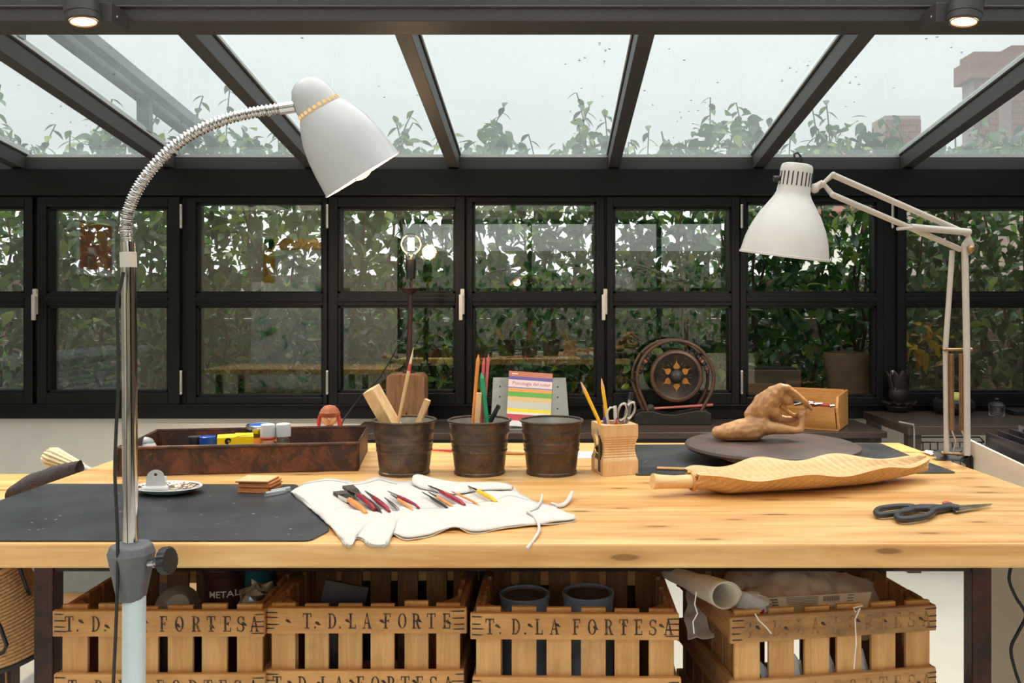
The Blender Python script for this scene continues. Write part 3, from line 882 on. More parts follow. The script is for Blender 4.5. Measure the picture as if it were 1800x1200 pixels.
# ---------------------------------------------------------------- stencil letters, slab serif
def arc(m, cx, cy, rx, ry, a0, a1, tx, ty, n=14):
    vs = []
    for i in range(n + 1):
        a = a0 + (a1 - a0) * i / n
        vs += [(cx + rx * math.cos(a), cy + ry * math.sin(a), 0), (cx + (rx - tx) * math.cos(a), cy + (ry - ty) * math.sin(a), 0)]
    m.add(vs, [(2 * i, 2 * i + 2, 2 * i + 3, 2 * i + 1) for i in range(n)])
def qd(m, *p): m.add([(x, y, 0) for x, y in p], [tuple(range(len(p)))])
def rc_(m, a, b, c, d): qd(m, (a, b), (c, b), (c, d), (a, d))
def letter(ch):
    m = MB(); H = PI / 2
    if ch == 'T': rc_(m, .26, .07, .42, .93); rc_(m, .14, 0, .54, .07); rc_(m, 0, .93, .68, 1); rc_(m, 0, .74, .07, .93); rc_(m, .61, .74, .68, .93); w = .68
    elif ch == 'D': rc_(m, .08, .06, .23, .94); arc(m, .23, .5, .43, .5, -H, H, .15, .06); rc_(m, 0, 0, .24, .06); rc_(m, 0, .94, .24, 1); w = .66
    elif ch == 'L': rc_(m, .1, .06, .26, .94); rc_(m, 0, 0, .6, .07); rc_(m, 0, .94, .38, 1); rc_(m, .53, .07, .6, .28); w = .6
    elif ch == 'A':
        qd(m, (.1, .06), (.17, .06), (.4, 1), (.32, 1)); qd(m, (.5, .06), (.66, .06), (.42, 1), (.32, 1)); rc_(m, .2, .32, .54, .39); rc_(m, 0, 0, .26, .06); rc_(m, .42, 0, .76, .06); w = .76
    elif ch in 'FE':
        rc_(m, .1, .06, .26, .94); rc_(m, 0, .93, .6, 1); rc_(m, .53, .74, .6, .93); rc_(m, .26, .47, .42, .54); rc_(m, .4, .38, .46, .63); w = .62
        if ch == 'F': rc_(m, 0, 0, .38, .06)
        else: rc_(m, 0, 0, .62, .07); rc_(m, .55, .07, .62, .28)
    elif ch == 'O': arc(m, .34, .5, .34, .5, 0, PI, .15, .06); arc(m, .34, .5, .34, .5, PI, 2 * PI, .15, .06); w = .68
    elif ch == 'R':
        rc_(m, .08, .06, .24, .94); arc(m, .24, .73, .36, .27, -H, H, .15, .06); rc_(m, 0, 0, .34, .06); rc_(m, 0, .94, .25, 1); qd(m, (.3, .48), (.46, .5), (.62, .06), (.46, .06)); rc_(m, .44, 0, .72, .06); w = .7
    elif ch == 'S':
        arc(m, .29, .73, .27, .27, .25, PI * 1.5, .12, .07); arc(m, .29, .25, .29, .27, PI * -.82, H, .14, .07); rc_(m, .5, .7, .56, .98); rc_(m, 0, .02, .06, .3); w = .58
    elif ch == '.': m.add([(.08 + .08 * math.cos(a * PI / 4), .08 + .08 * math.sin(a * PI / 4), 0) for a in range(8)], [tuple(range(8))]); w = .17
    else: w = .2
    return m, w

# words: (character, centre position across the rail 0..1)
def stencil(words, x0, x1, zc, h, y):
    m = MB()
    for ch, u in words:
        q, w = letter(ch)
        ox = x0 + (x1 - x0) * u
        m.add([(ox + (p.x - w / 2) * h * .82, y, zc - h / 2 + p.y * h) for p in q.v], q.f)
    return m

def crate(label, loc, rz, w, D, H, words, words2, faint=False, seed=0):
    CX = M['crate_xd'] if faint else M['crate_x']
    r = random.Random(seed)
    t = T('fruit_crate', label, 'crate', loc, rz, 'old wooden fruit crates under the table')
    x0, x1 = -w / 2, w / 2
    rh = .049; th = .011; st = .009
    mi = M['stencil_faint'] if faint else M['stencil']
    rails_z = [H - .008 - rh, H - .008 - rh - .119, .012]
    for k, z in enumerate(rails_z):                         # front rails
        if k == 2: z = min(z, rails_z[1] - .075)
        jx = r.uniform(-.003, .003)
        o = P('rail', MB().bb((x0 + jx, 0, z), (x1 + jx, th, z + rh)), CX, t, False, .002)
        if k < 2:
            for wch in (words if k == 0 else words2):
                P('letter', stencil([wch], x0, x1, z + rh * .5, .029, -.0006), mi, o)
        sm = MB()
        for sx_ in (-1, 1):
            for j in range(4):
                zz = z + rh * (.16 + .22 * j) + r.uniform(-.002, .002); L = r.uniform(.014, .024)
                e = x0 if sx_ < 0 else x1
                sm.add([(e - sx_ * .002, -.0005, zz), (e - sx_ * .002, -.0005, zz + .0026), (e - sx_ * L, -.0005, zz + .002), (e - sx_ * (L + .006), -.0005, zz + .001), (e - sx_ * L, -.0005, zz - .0002)], [(0, 1, 2, 3, 4)] if sx_ > 0 else [(4, 3, 2, 1, 0)])
        for j in range(6):
            u = x0 + w * (.1 + .16 * j) + r.uniform(-.008, .008); zz = z + rh * r.uniform(.4, .62)
            sm.add([(u, -.0005, zz), (u + .005, -.0005, zz - .003), (u + .011, -.0005, zz - .004), (u + .006, -.0005, zz + .003), (u + .001, -.0005, zz + .004)], [(0, 1, 2, 3, 4)])
        P('nail_stain', sm, M['stain'], o, kind='stuff')
        P('back_rail', MB().bb((x0, D - th, z), (x1, D, z + rh)), M['crate_x'], t, False, .002)
    n = 6; sw = (w - .02) / (n + .38 * (n - 1)); gp = sw * .38
    for k in range(n):
        xa = x0 + .01 + k * (sw + gp) + r.uniform(-.002, .002)
        P('slat', MB().bb((xa, th + .0005, .004), (xa + sw, th + st, H - r.uniform(-.001, .006))), M['crate_z'], t, False, .0012)
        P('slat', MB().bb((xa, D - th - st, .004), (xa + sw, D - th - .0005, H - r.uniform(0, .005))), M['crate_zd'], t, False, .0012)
    m_ = 5; dw = (D - .05) / (m_ + .3 * (m_ - 1))
    for sgn in (-1, 1):
        xo = x0 + .003 if sgn < 0 else x1 - .003
        for z in rails_z:
            z = z if z > .03 else .012
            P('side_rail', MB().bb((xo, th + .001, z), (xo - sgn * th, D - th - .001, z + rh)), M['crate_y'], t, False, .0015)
        for k in range(m_):
            ya = .025 + k * dw * 1.3
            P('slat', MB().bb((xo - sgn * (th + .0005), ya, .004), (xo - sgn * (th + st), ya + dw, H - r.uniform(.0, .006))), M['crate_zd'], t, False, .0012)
        for ya, yd in ((th + st, 1), (D - th - st, -1)):     # three-cornered posts
            a = (xo - sgn * (th + st), ya); b = (xo - sgn * (th + st + .034), ya); c = (xo - sgn * (th + st), ya + yd * .034)
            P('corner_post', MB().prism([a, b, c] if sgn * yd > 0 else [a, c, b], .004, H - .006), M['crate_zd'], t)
    P('bottom', MB().bb((x0 + .015, .02, .0), (x1 - .015, D - .02, .008)), M['crate_x'], t)
    return t

W1 = [('T', .30), ('.', .37), ('D', .40), ('.', .445), ('L', .53), ('A', .6), ('F', .69), ('O', .77), ('R', .84), ('T', .9), ('E', .95)]
full = lambda a: [('T', .09 + a), ('.', .14 + a), ('D', .215 + a), ('.', .26 + a), ('L', .325 + a), ('A', .40 + a), ('F', .505 + a), ('O', .58 + a), ('R', .66 + a), ('T', .73 + a), ('E', .80 + a), ('S', .87 + a), ('A', .945 + a)]
cr2w = [('T', .21), ('.', .25), ('D', .335), ('.', .375), ('L', .435), ('A', .51), ('F', .61), ('O', .685), ('R', .755), ('T', .83), ('E', .905)]
full1 = [(c, min(.95, u)) for c, u in [('T', .075), ('.', .115), ('D', .2), ('.', .245), ('L', .34), ('A', .42), ('F', .52), ('O', .595), ('R', .675), ('T', .745), ('E', .82), ('S', .885), ('A', .95)]]
CH = .30
cA = crate('old fruit crate behind the chrome lamp, a tin lettered METAL inside', ((280 - VX) * 1.6 / FPX, 1.60, CZ0), 0, .397, .32, CH, full1, full(-.0), seed=1)
cB = crate('empty-looking fruit crate whose stencil breaks off at FORTE', ((642 - VX) * 1.615 / FPX, 1.615, CZ0), 0, .379, .32, CH, cr2w, full(-.03), seed=2)
cC = crate('fruit crate holding two blue-grey paint tins', ((1011.5 - VX) * 1.585 / FPX, 1.585, CZ0 - .004 + .004), -.012, .388, .32, CH, full(.0), full(.02), seed=3)
c4l = Vector(((1283 - VX) * 1.571 / FPX, 1.571)); c4r = Vector(((1651 - VX) * 1.625 / FPX, 1.625))
mid = (c4l + c4r) / 2
cD = crate('angled fruit crate overflowing with canvas cloth, faint stencil', (mid.x, mid.y, CZ0), math.atan2(c4r.y - c4l.y, c4r.x - c4l.x) + .03, (c4r - c4l).length, .33, CH, full(.0), full(.0), True, 4)

# ---------------------------------------------------------------- things in the crates
def text_mesh(body, size, extrude=0.0, bold=False):
    cu = bpy.data.curves.new('t', 'FONT'); cu.body = body; cu.size = size; cu.extrude = extrude; cu.align_x = 'CENTER'; cu.align_y = 'CENTER'
    if bold: cu.offset = size * .012
    ob = bpy.data.objects.new('t', cu); C.objects.link(ob)
    me = bpy.data.meshes.new_from_object(ob.evaluated_get(bpy.context.evaluated_depsgraph_get()))
    mb = MB().add([v.co.copy() for v in me.vertices], [tuple(p.vertices) for p in me.polygons])
    bpy.data.objects.remove(ob); bpy.data.curves.remove(cu); bpy.data.meshes.remove(me)
    return mb

UP = Matrix.Rotation(PI / 2, 4, 'X')      # flat xy print -> stands facing the camera

def tin(label, x, y, zt, d, r, zb, body, lid):
    p = px(x, y, d); h = zt - zb
    t = T('paint_tin', label, 'paint tin', (p.x, d, zb), group=None)
    P('body', MB().lathe([(0, 0), (r * .97, 0), (r * .98, .004), (r * .96, .006), (r * .96, h - .008), (r, h - .006), (r, h)], 36), body, t)
    P('rim', MB().lathe([(r, h - .002), (r, h + .003), (r * .95, h + .0035), (r * .94, h - .004), (r * .9, h - .004), (r * .885, h + .001), (r * .86, h + .001)], 36), body, t)
    P('lid', MB().lathe([(r * .87, h), (r * .84, h - .003), (0, h - .003)], 36), lid, t)
    return t
zc_ = CZ0 + .0085
t1 = tin('blue-grey paint tin nearer the crate lettered FORTE', 922, 1052, .612, 1.735, .0515, zc_, M['canblue'], M['canlid'])
t2 = tin('blue-grey paint tin with stamped lid, nearer the angled crate', 1034, 1050, .615, 1.735, .0525, zc_, M['canblue'], M['canlid'])
tm = tin('dark red tin lettered METAL inside a crate', 396, 1040, .646, 1.80, .046, zc_, M['maroon'], M['canlid'])
mt_ = text_mesh('METAL', .019, 0, True); mt_.xf(UP)
p = px(391, 1046, 1.755)
ox_ = p.x - WM[tm.name].translation.x
mt_.v = [Vector((q.x + ox_, -math.sqrt(max(.0001, .0446 ** 2 - (q.x + ox_) ** 2)) - .0006, q.z + p.z - zc_)) for q in mt_.v]
P('lettering', mt_, M['paper'], tm)
tin('teal paint tin in the crate corner beside the cellophane', 451, 1010, .648, 1.83, .04, zc_, M['teal'], M['canlid'])
# grey cup lying on its side in the first crate
gc = T('grey_cup', 'grey plastic cup lying on its side in a crate', 'cup', px(313, 1065, 1.70))
mm = Matrix.Translation(px(313, 1068, 1.715)) @ Euler((1.15, .25, .3)).to_matrix().to_4x4()
P('body', MB().lathe([(0, .06), (.02, .06), (.024, .055), (.044, 0), (.046, -.03), (.043, -.03), (.04, 0), (.02, .05), (0, .05)], 28, mm), M['slate'], gc, True)
bx = T('support_box', 'plain carton filling the bottom of the first crate', 'box', px(330, 1150, 1.72))
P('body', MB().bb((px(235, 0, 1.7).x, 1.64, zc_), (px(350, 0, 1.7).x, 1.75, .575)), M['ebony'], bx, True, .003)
# crumpled cellophane
def crump(c, s, mat_name, lab, name, cat, amp=.35, seed=0, sc3=(1, 1, 1), n=14, k=9):
    rr = random.Random(seed); m = MB().ball((0, 0, 0), 1.0, n, k)
    m.v = [Vector((p.x * sc3[0], p.y * sc3[1], p.z * sc3[2])) * (s * (1 + amp * noise.noise(p * 2.3 + Vector((seed, 0, 0))) + rr.uniform(-.12, .12) * amp * 2)) for p in m.v]
    m.sm = [False] * len(m.f)
    return S1(name, m, M[mat_name], lab, cat, c)
crump(px(452, 1057, 1.70), .034, 'bag', 'crumpled clear cellophane bag in the crate with the METAL tin', 'cellophane_bag', 'bag', .6, 3, (1, .8, 1.05))
bb_ = T('sheet_box', 'dark flat box standing tilted in the crate marked FORTE', 'box', px(580, 1100, 1.72))
P('body', MB().box(px(590, 1110, 1.72), (.09, .012, .19), (-.2, .25, .2)), M['folder'], bb_, True, .002)
for i, (x, d, c, lab) in enumerate([(512, 1.70, 'blue', 'small dark blue jar seen through the slats of a crate'), (690, 1.72, 'teal', 'small green jar seen through the slats of a crate'), (745, 1.69, 'slate', 'small grey jar seen through the slats of a crate')]):
    q = px(x, 1170, d)
    jt = T('jar', lab, 'jar', (q.x, d, zc_))
    P('body', MB().lathe([(0, 0), (.028, 0), (.03, .004), (.03, .075), (.022, .085), (.022, .09)], 20), M[c], jt)
    P('lid', MB().lathe([(.024, .086), (.024, .104), (.022, .106), (0, .106)], 20), M['black'], jt)
# canvas cloth bulging from the angled crate, one corner falling over its side
def cloth(fn, nu, nv, th, seedamp=0.004, sc=14):
    m = MB().grid(fn, nu, nv)
    m.v = [p + Vector((noise.noise(p * sc), noise.noise(p * sc + Vector((9, 0, 0))), noise.noise(p * sc + Vector((0, 7, 0))))) * seedamp for p in m.v]
    return m
def hump(u, v):
    x = 1205 + (1556 - 1205) * u
    d = 1.70 + .15 * v
    ytop = 1018 + 14 * math.sin(u * 9) - 30 * math.sin(PI * u) + (40 if u > .96 else 0)
    y = ytop + 100 * (1 - v) ** 1.5
    q = px(x, y, d); q.z = min(q.z, .648)
    return q
S1('canvas_cloth', cloth(hump, 70, 26, .002, .017, 24), M['linen'], 'crumpled unbleached canvas heaped in the angled crate', 'cloth', px(1380, 1060, 1.75), world=True, solid=.003, sub=1)
def roll(u, v):
    a = px(1170, 1004, 1.80); b = px(1268, 1046, 1.60)
    c = a.lerp(b, u); rr = .012 + .016 * u; an = v * 2 * PI * 1.25
    return c + Vector((math.cos(an) * rr * (1 - .1 * v), 0, math.sin(an) * rr * (1 - .15 * v))) + Vector((.01 * u, 0, .0))
S1('canvas_roll', cloth(roll, 16, 26, .002, .003), M['linen'], 'rolled canvas corner spilling over the edge of the angled crate', 'cloth', px(1215, 1030, 1.7), world=True, solid=.003)
for i, (pts, lab) in enumerate([([(1224, 1040), (1221, 1062), (1226, 1078), (1218, 1092), (1220, 1113)], 'loose white thread hanging from the rolled canvas'),
                                ([(1327, 1078), (1334, 1090), (1345, 1100), (1356, 1113)], 'short loose thread on the faint-stencilled crate rail'),
                                ([(1516, 1064), (1500, 1068), (1504, 1076), (1512, 1068), (1503, 1088), (1505, 1130), (1503, 1150), (1501, 1176)], 'long knotted white thread hanging over the angled crate')]):
    S1('loose_thread', MB().tube([px(x, y, 1.545 + (x - 1283) * .00015) for x, y in pts], .0013, 5), M['paper'], lab, 'thread', px(*pts[0], 1.55), world=True)
# flat printed packet and plastic bags in the angled crate
pk = T('printed_packet', 'flat white packet with grey print lying on the canvas', 'packet', px(1440, 1060, 1.67))
pa = [px(1342, 1054, 1.675), px(1532, 1043, 1.71), px(1522, 1078, 1.66), px(1352, 1084, 1.62)]
ch_ = T('added_chest', 'dark chest added behind the fruit crates to darken their gaps', 'chest', (-.35, 2.1, 0))  # unseen dark block, added so the gaps between crate slats stay dark
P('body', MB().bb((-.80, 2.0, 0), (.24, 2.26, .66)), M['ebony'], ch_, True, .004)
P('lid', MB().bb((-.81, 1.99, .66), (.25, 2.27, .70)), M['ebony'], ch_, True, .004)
nn = (pa[1] - pa[0]).cross(pa[3] - pa[0]).normalized() * -.004
P('sheet', MB().add([q + nn for q in pa] + pa, [(0, 1, 2, 3), (7, 6, 5, 4), (0, 4, 5, 1), (1, 5, 6, 2), (2, 6, 7, 3), (3, 7, 4, 0)]), M['paper'], pk, True)
pm = MB()
qq = lambda u, v: pa[0].lerp(pa[1], u).lerp(pa[3].lerp(pa[2], u), v) + nn * 1.25
def pr_(u0, v0, u1, v1): pm.add([qq(u0, v0), qq(u1, v0), qq(u1, v1), qq(u0, v1)], [(0, 1, 2, 3)])
for k in range(5): pr_(.04, .12 + .16 * k, .12, .2 + .16 * k)
for k in range(9): pr_(.2, .1 + .09 * k, .5, .13 + .09 * k)
for b0, v0 in ((.55, .12), (.6, .6)):
    for k in range(10): pr_(b0 + .016 * k, v0, b0 + .016 * k + .008, v0 + .26)
for k in range(5): pr_(.78, .1 + .15 * k, .84, .15 + .15 * k)
P('print', pm, M['slate'], pk, True)
M['blot'] = artmat('blotted_plastic', [(0.0, srgb(60, 150, 70)), (0.34, srgb(60, 150, 70)), (0.37, srgb(214, 226, 240)), (0.56, srgb(224, 232, 240)), (0.58, srgb(200, 40, 50)), (0.63, srgb(200, 40, 50)), (0.65, srgb(40, 70, 170))], 22, .3)
crump(px(1318, 1076, 1.63), .042, 'blot', 'pale plastic bag with red and blue blots beside the packet', 'plastic_bag', 'bag', .3, 12, (1.1, .7, .9))
bgs = [(1342, 1150, 'lightblue', 'white bag with a blue blot behind the slats of the angled crate', 21), (1408, 1150, 'paper', 'white folded cloth behind the angled crate slats, second gap', 22), (1470, 1150, 'paper', 'white cloth behind the angled crate slats, third gap', 23), (1520, 1165, 'paper', 'white cloth drooping behind the angled crate slats, fourth gap', 24)]
for gi, (x, y, c, lab, sd) in enumerate(bgs):
    w4 = (c4r - c4l).length; sw4 = (w4 - .02) / 7.9; gx = -w4 / 2 + .01 + (gi + 1) * sw4 + gi * sw4 * .38 + sw4 * .19
    q = WM[cD.name] @ Vector((gx, .05, .009 + .098))
    crump(q, .05, 'blot' if c != 'paper' else c, lab, 'plastic_bag' if c != 'paper' else 'folded_cloth', 'bag' if c != 'paper' else 'cloth', .25, sd, (.58, .45, 1.75))
# ================================================================ ON THE WORK TABLE
TOP = TZ + .0005
# ---------------------------------------------------------------- rubber mats
def smooth_poly(pts, r=.012, n=4):
    out = []
    for i, p in enumerate(pts):
        a = pts[i - 1]; c = pts[(i + 1) % len(pts)]
        u = (a - p).normalized(); v = (c - p).normalized(); k = min(r, (a - p).length / 2.2, (c - p).length / 2.2)
        for j in range(n + 1):
            t = j / n
            out.append((p + u * k).lerp(p, t).lerp(p.lerp(p + v * k, t), t))
    return out
m1 = [on(-260, 952, TZ), on(545, 952, TZ), on(580, 934, TZ), on(522, 853, TZ), on(85, 852, TZ)]
m1[0] = Vector((TX0 + .005, m1[0].y, TZ)); m1[4] = Vector((TX0 + .005 + .005, m1[4].y, TZ))
def mat_sheet(name, poly, lab, th):
    pp = smooth_poly(poly)
    return S1(name, MB().prism([(p.x, p.y) for p in pp][::-1], TOP, TOP + th), M['rubber'], lab, 'mat', (sum(p.x for p in poly) / len(poly), sum(p.y for p in poly) / len(poly), TOP), world=True, bevel=.0008)
mat_sheet('cutting_mat', m1, 'scuffed black rubber mat under the palette dish', .0025)
m2 = [on(1117, 836, TZ), on(1682, 832, TZ), on(1600, 802, TZ), on(1548, 780, TZ), on(1112, 783, TZ)]
mat_sheet('cutting_mat', m2, 'black rubber mat under the round turntable', .0025)
MT = TOP + .003

# ---------------------------------------------------------------- rusty tray and its contents
fa = Vector((-1.01, 1.987)); ang = math.radians(7.5)
TL, TD, TH_ = .55, .285, .066
tray = T('rusty_tray', 'long rusted metal tray with folded rim holding paint jars', 'tray', (fa.x, fa.y, TOP), ang)
th = .003
tr = MB()
P('base', MB().bb((0, 0, 0), (TL, TD, th)), M['tray'], tray)
P('front_wall', MB().bb((0, 0, th), (TL, th, TH_)), M['tray'], tray)
P('back_wall', MB().bb((0, TD - th, th), (TL, TD, TH_ + .004)), M['tray'], tray)
P('end_wall', MB().bb((0, th, th), (th, TD - th, TH_)), M['tray'], tray)
P('end_wall', MB().bb((TL - th, th, th), (TL, TD - th, TH_)), M['tray'], tray)
P('rim', MB().tube([(0, 0, TH_), (TL, 0, TH_), (TL, TD, TH_), (0, TD, TH_)], .0042, 8, closed=True), M['tray'], tray)
for sx in (0, TL): P('corner_seam', MB().tube([(sx, 0, .004), (sx, 0, TH_)], .004, 8), M['tray'], tray)
TB = TOP + th + .0005
RA = Matrix.Rotation(ang, 4, 'Z')
def tl(u, v): return (Matrix.Translation((fa.x, fa.y, TB)) @ RA) @ Vector((u, v, 0))
def at_tray(xpix, v):        # place by picture column at a given distance from the tray front
    u = .27
    for _ in range(12):
        q = tl(u, v); u += (xpix - (VX + q.x * FPX / q.y)) * q.y / FPX
    return tl(u, v)
yb = T('yellow_box', 'small yellow card box printed Artist with a black swirl', 'box', at_tray(414, .10), .35)
P('carton', MB().bb((-.042, -.03, 0), (.042, .03, .073)), M['yellowbox'], yb, False, .001)
P('flap', MB().add([(-.004, -.03, .0732), (.041, -.03, .0732), (.041, .029, .0732), (.0, .0, .079)], [(0, 1, 2, 3)]), M['yellowbox'], yb)
P('flap_gap', MB().add([(.004, -.0285, .0736), (.04, -.012, .0736), (.04, -.006, .0736), (.002, -.02, .0736)], [(0, 1, 2, 3)]), M['black'], yb)
tx = text_mesh('Artist', .017); tx.xf(Matrix.Translation((-.017, -.0304, .049)) @ UP); P('lettering', tx, M['black'], yb)
sw = MB()
arc(sw, 0, 0, .008, .008, .3, PI * 1.55, .0055, .0055); arc(sw, .002, .001, .0045, .0045, PI, 2.6 * PI, .002, .002)
sw.xf(Matrix.Translation((-.017, -.0304, .0635)) @ UP); P('swirl_mark', sw, M['black'], yb)
def jar_lathe(t, prof, mat, name='body', n=28): return P(name, MB().lathe(prof, n), mat, t)
j = T('glass_jar', 'wide glass jar with blue patterned lid and orange label in the tray', 'jar', at_tray(459, .20))
jar_lathe(j, [(0, 0), (.036, 0), (.038, .004), (.038, .06), (.034, .068), (.034, .072)], M['clear'])
jar_lathe(j, [(.0385, .012), (.0385, .036)], M['blue'], 'label')
jar_lathe(j, [(.0386, .04), (.0386, .056)], M['orange'], 'label')
jar_lathe(j, [(.037, .066), (.038, .068), (.038, .083), (.036, .086), (.032, .086), (.031, .0845), (0, .0845)], M['chrome'], 'lid')
jar_lathe(j, [(0, .0855), (.031, .0858)], M['blue'], 'lid_print')
for xx, liquid, ring, lab in ((471, M['cream'], True, 'small bottle with white cap and red ring in the tray'), (498, M['yellowbox'], False, 'small bottle of pale yellow oil with white cap in the tray')):
    b = T('small_bottle', lab, 'bottle', at_tray(xx, .115 if ring else .12), group='white-capped bottles in the tray')
    jar_lathe(b, [(0, 0), (.0165, 0), (.018, .003), (.018, .052), (.012, .062), (.012, .066)], M['clear'], 'glass')
    jar_lathe(b, [(0, .002), (.0165, .002), (.0168, .018 if not ring else .034), (0, .018 if not ring else .034)], plain('oil' if not ring else 'white_medium', srgb(190, 180, 110) if not ring else srgb(222, 214, 204), .2), 'liquid')
    jar_lathe(b, [(.0165, .064), (.0185, .066), (.0185, .09), (.0175, .096), (.015, .098), (0, .098)], M['white'], 'cap', 24)
    if ring: jar_lathe(b, [(.0182, .059), (.0188, .060), (.0188, .065), (.018, .066)], M['red'], 'ring')
b = T('paint_pot', 'small paint pot with blue lid in the tray', 'paint pot', at_tray(365, .15))
jar_lathe(b, [(0, 0), (.016, 0), (.017, .03), (.017, .034)], M['clear'], 'body'); jar_lathe(b, [(.0185, .03), (.0195, .032), (.0195, .062), (.02, .064), (.018, .065), (.017, .062), (0, .062)], M['blue'], 'lid')
b = T('paint_pot', 'small paint pot with black lid in the tray', 'paint pot', at_tray(343, .17))
jar_lathe(b, [(0, 0), (.016, 0), (.017, .03), (.017, .034)], M['clear'], 'body'); jar_lathe(b, [(.0175, .03), (.018, .032), (.018, .06), (.0175, .062), (0, .062)], M['black'], 'lid')
b = T('white_eraser', 'rounded white putty box lying in the tray near the lamp pole', 'putty box', at_tray(256, .18), .2)
P('body', MB().ball((0, 0, .028), .028, 16, 10, (1.0, .8, 1.0)), M['white'], b)
P('lid', MB().ball((-.004, 0, .044), .02, 16, 8, (1.3, .9, .9)), M['slate'], b)

# doll behind the tray
dl = T('doll', 'small doll with russet knitted cap peeping over the tray', 'doll', (on(588, 778, TZ).x, 2.425, TOP))
zh = .082
body = MB().lathe([(0, 0), (.025, 0), (.028, .01), (.022, .04), (.012, .056), (0, .06)], 18)
P('body', body, M['cap'], dl)
hd = MB().ball((0, 0, zh), .024, 20, 14, (1, .95, 1.05)); hd.ball((.004, -.0235, zh - .003), .004, 8, 6); hd.ball((-.0245, 0, zh - .002), .005, 8, 6); hd.ball((.0245, 0, zh - .002), .005, 8, 6)
ho = P('head', hd, M['face'], dl)
for ex in (-.008, .010): P('eye', MB().ball((ex, -.0222, zh + .004), .0035, 10, 6, (1, .5, .8)), M['canblue'], ho)
P('mouth', MB().tube([(-.004, -.0228, zh - .0125), (.001, -.0236, zh - .014), (.007, -.0228, zh - .0125)], .0009, 6), M['red'], ho)
cp = P('knit_cap', MB().lathe([(.0262, zh + .002), (.029, zh + .006), (.029, zh + .013), (.0265, zh + .015), (.024, zh + .022), (.015, zh + .031), (0, zh + .034)], 24), M['cap'], dl)
P('braid', MB().tube([(-.026, -.004, zh + .004), (-.03, -.006, zh - .015), (-.027, -.008, zh - .035)], [.005, .006, .003], 8), M['red'], dl)
P('braid', MB().tube([(.026, -.004, zh + .004), (.03, -.006, zh - .015), (.028, -.008, zh - .035)], [.005, .006, .003], 8), M['red'], dl)

# ---------------------------------------------------------------- palette dish with bulldog clip
pc_ = on(296, 868, TZ)
pd = T('palette_dish', 'oval white enamel palette dish smeared with paint', 'dish', (pc_.x, pc_.y, MT), -.12)
ell = Matrix.Diagonal((1.35, 1.0, 1, 1))
P('dish', MB().lathe([(0, 0), (.03, 0), (.04, .004), (.05, .011), (.053, .013), (.052, .0145), (.04, .0075), (.03, .0035), (0, .0035)], 40, ell), M['paleblue'], pd)
smr = N('paint_smears'); f_ = smr.noise(smr.coords((1, 1, 1), False), 60, 5, .6, 1.5)
smr.base(smr.ramp(f_, [(.36, (.02, .018, .016)), (.47, (.03, .02, .016)), (.5, srgb(190, 140, 70)), (.55, srgb(230, 226, 220)), (.68, srgb(180, 40, 50))])).pr(.35)
P('paint', MB().lathe([(0, .0048), (.028, .0048), (.04, .009), (.049, .0128)], 40, ell), smr.m, pd)
cpn = T('bulldog_clip', 'white metal clip with a round hole clamped on the palette dish', 'clip', (pc_.x - .017, pc_.y - .022, MT + .006), .1)
P('jaw', MB().tube([(-.026, 0, .006), (.026, 0, .006)], .0065, 12), M['white'], cpn)
tab = MB()
o_ = [(-.019, .008), (-.019, .03)] + [(-.017 + .0, .03)] + [(.017 * math.cos(a), .032 + .014 * math.sin(a)) for a in [PI - PI * i / 12 for i in range(13)]] + [(.019, .03), (.019, .008)]
hole = [(.0035 * math.cos(2 * PI * i / 16), .036 + .0035 * math.sin(2 * PI * i / 16)) for i in range(16)]
def plate_with_hole(o_, h_, t):
    bm = bmesh.new()
    ov = [bm.verts.new((x, 0, z)) for x, z in o_]; hv = [bm.verts.new((x, 0, z)) for x, z in h_]
    ed = [bm.edges.new((ov[i], ov[(i + 1) % len(ov)])) for i in range(len(ov))] + [bm.edges.new((hv[i], hv[(i + 1) % len(hv)])) for i in range(len(hv))]
    bmesh.ops.triangle_fill(bm, edges=ed, use_beauty=True)
    bm.verts.index_update()
    m = MB().add([v.co.copy() for v in bm.verts], [tuple(v.index for v in f.verts) for f in bm.faces]); bm.free(); return m
P('tab', plate_with_hole(o_[0:2] + o_[3:], hole, .002), M['white'], cpn, solid=.002)
P('tab', MB().box((0, .012, .018), (.034, .002, .026), (-.5, 0, 0)), M['white'], cpn)

# ---------------------------------------------------------------- stack of square cards, clear tubes
sq = on(449, 869, TZ)
r = random.Random(3)
for i in range(9):
    S1('square_card', MB().bb((-.035, -.03, 0), (.035, .03, .0026)), M['cardlight'] if i == 8 else M['card'], 'brown square card in the small stack, %s' % ['lowest', 'second up', 'third up', 'fourth up', 'fifth up', 'sixth up', 'seventh up', 'second from top', 'topmost and palest'][i], 'card', (sq.x + r.uniform(-.003, .003) - (.004 if i > 6 else 0), sq.y + .03 + r.uniform(-.003, .003), MT + i * .0029), -.12 + r.uniform(-.06, .06), 'stack of brown square cards', bevel=.0003)
for i, (x, y) in enumerate(((482, 873), (491, 869))):
    q = on(x, y, TZ)
    S1('clear_tube', MB().tube([q + Vector((-.014, -.014, .008)), q + Vector((.016, .018, .008))], .0055, 14), M['plastic_clear'], ['clear plastic tube lying against the cards', 'clear plastic tube nearer the canvas roll'][i], 'tube', (q.x, q.y, MT), world=True, group='clear plastic tubes by the cards')

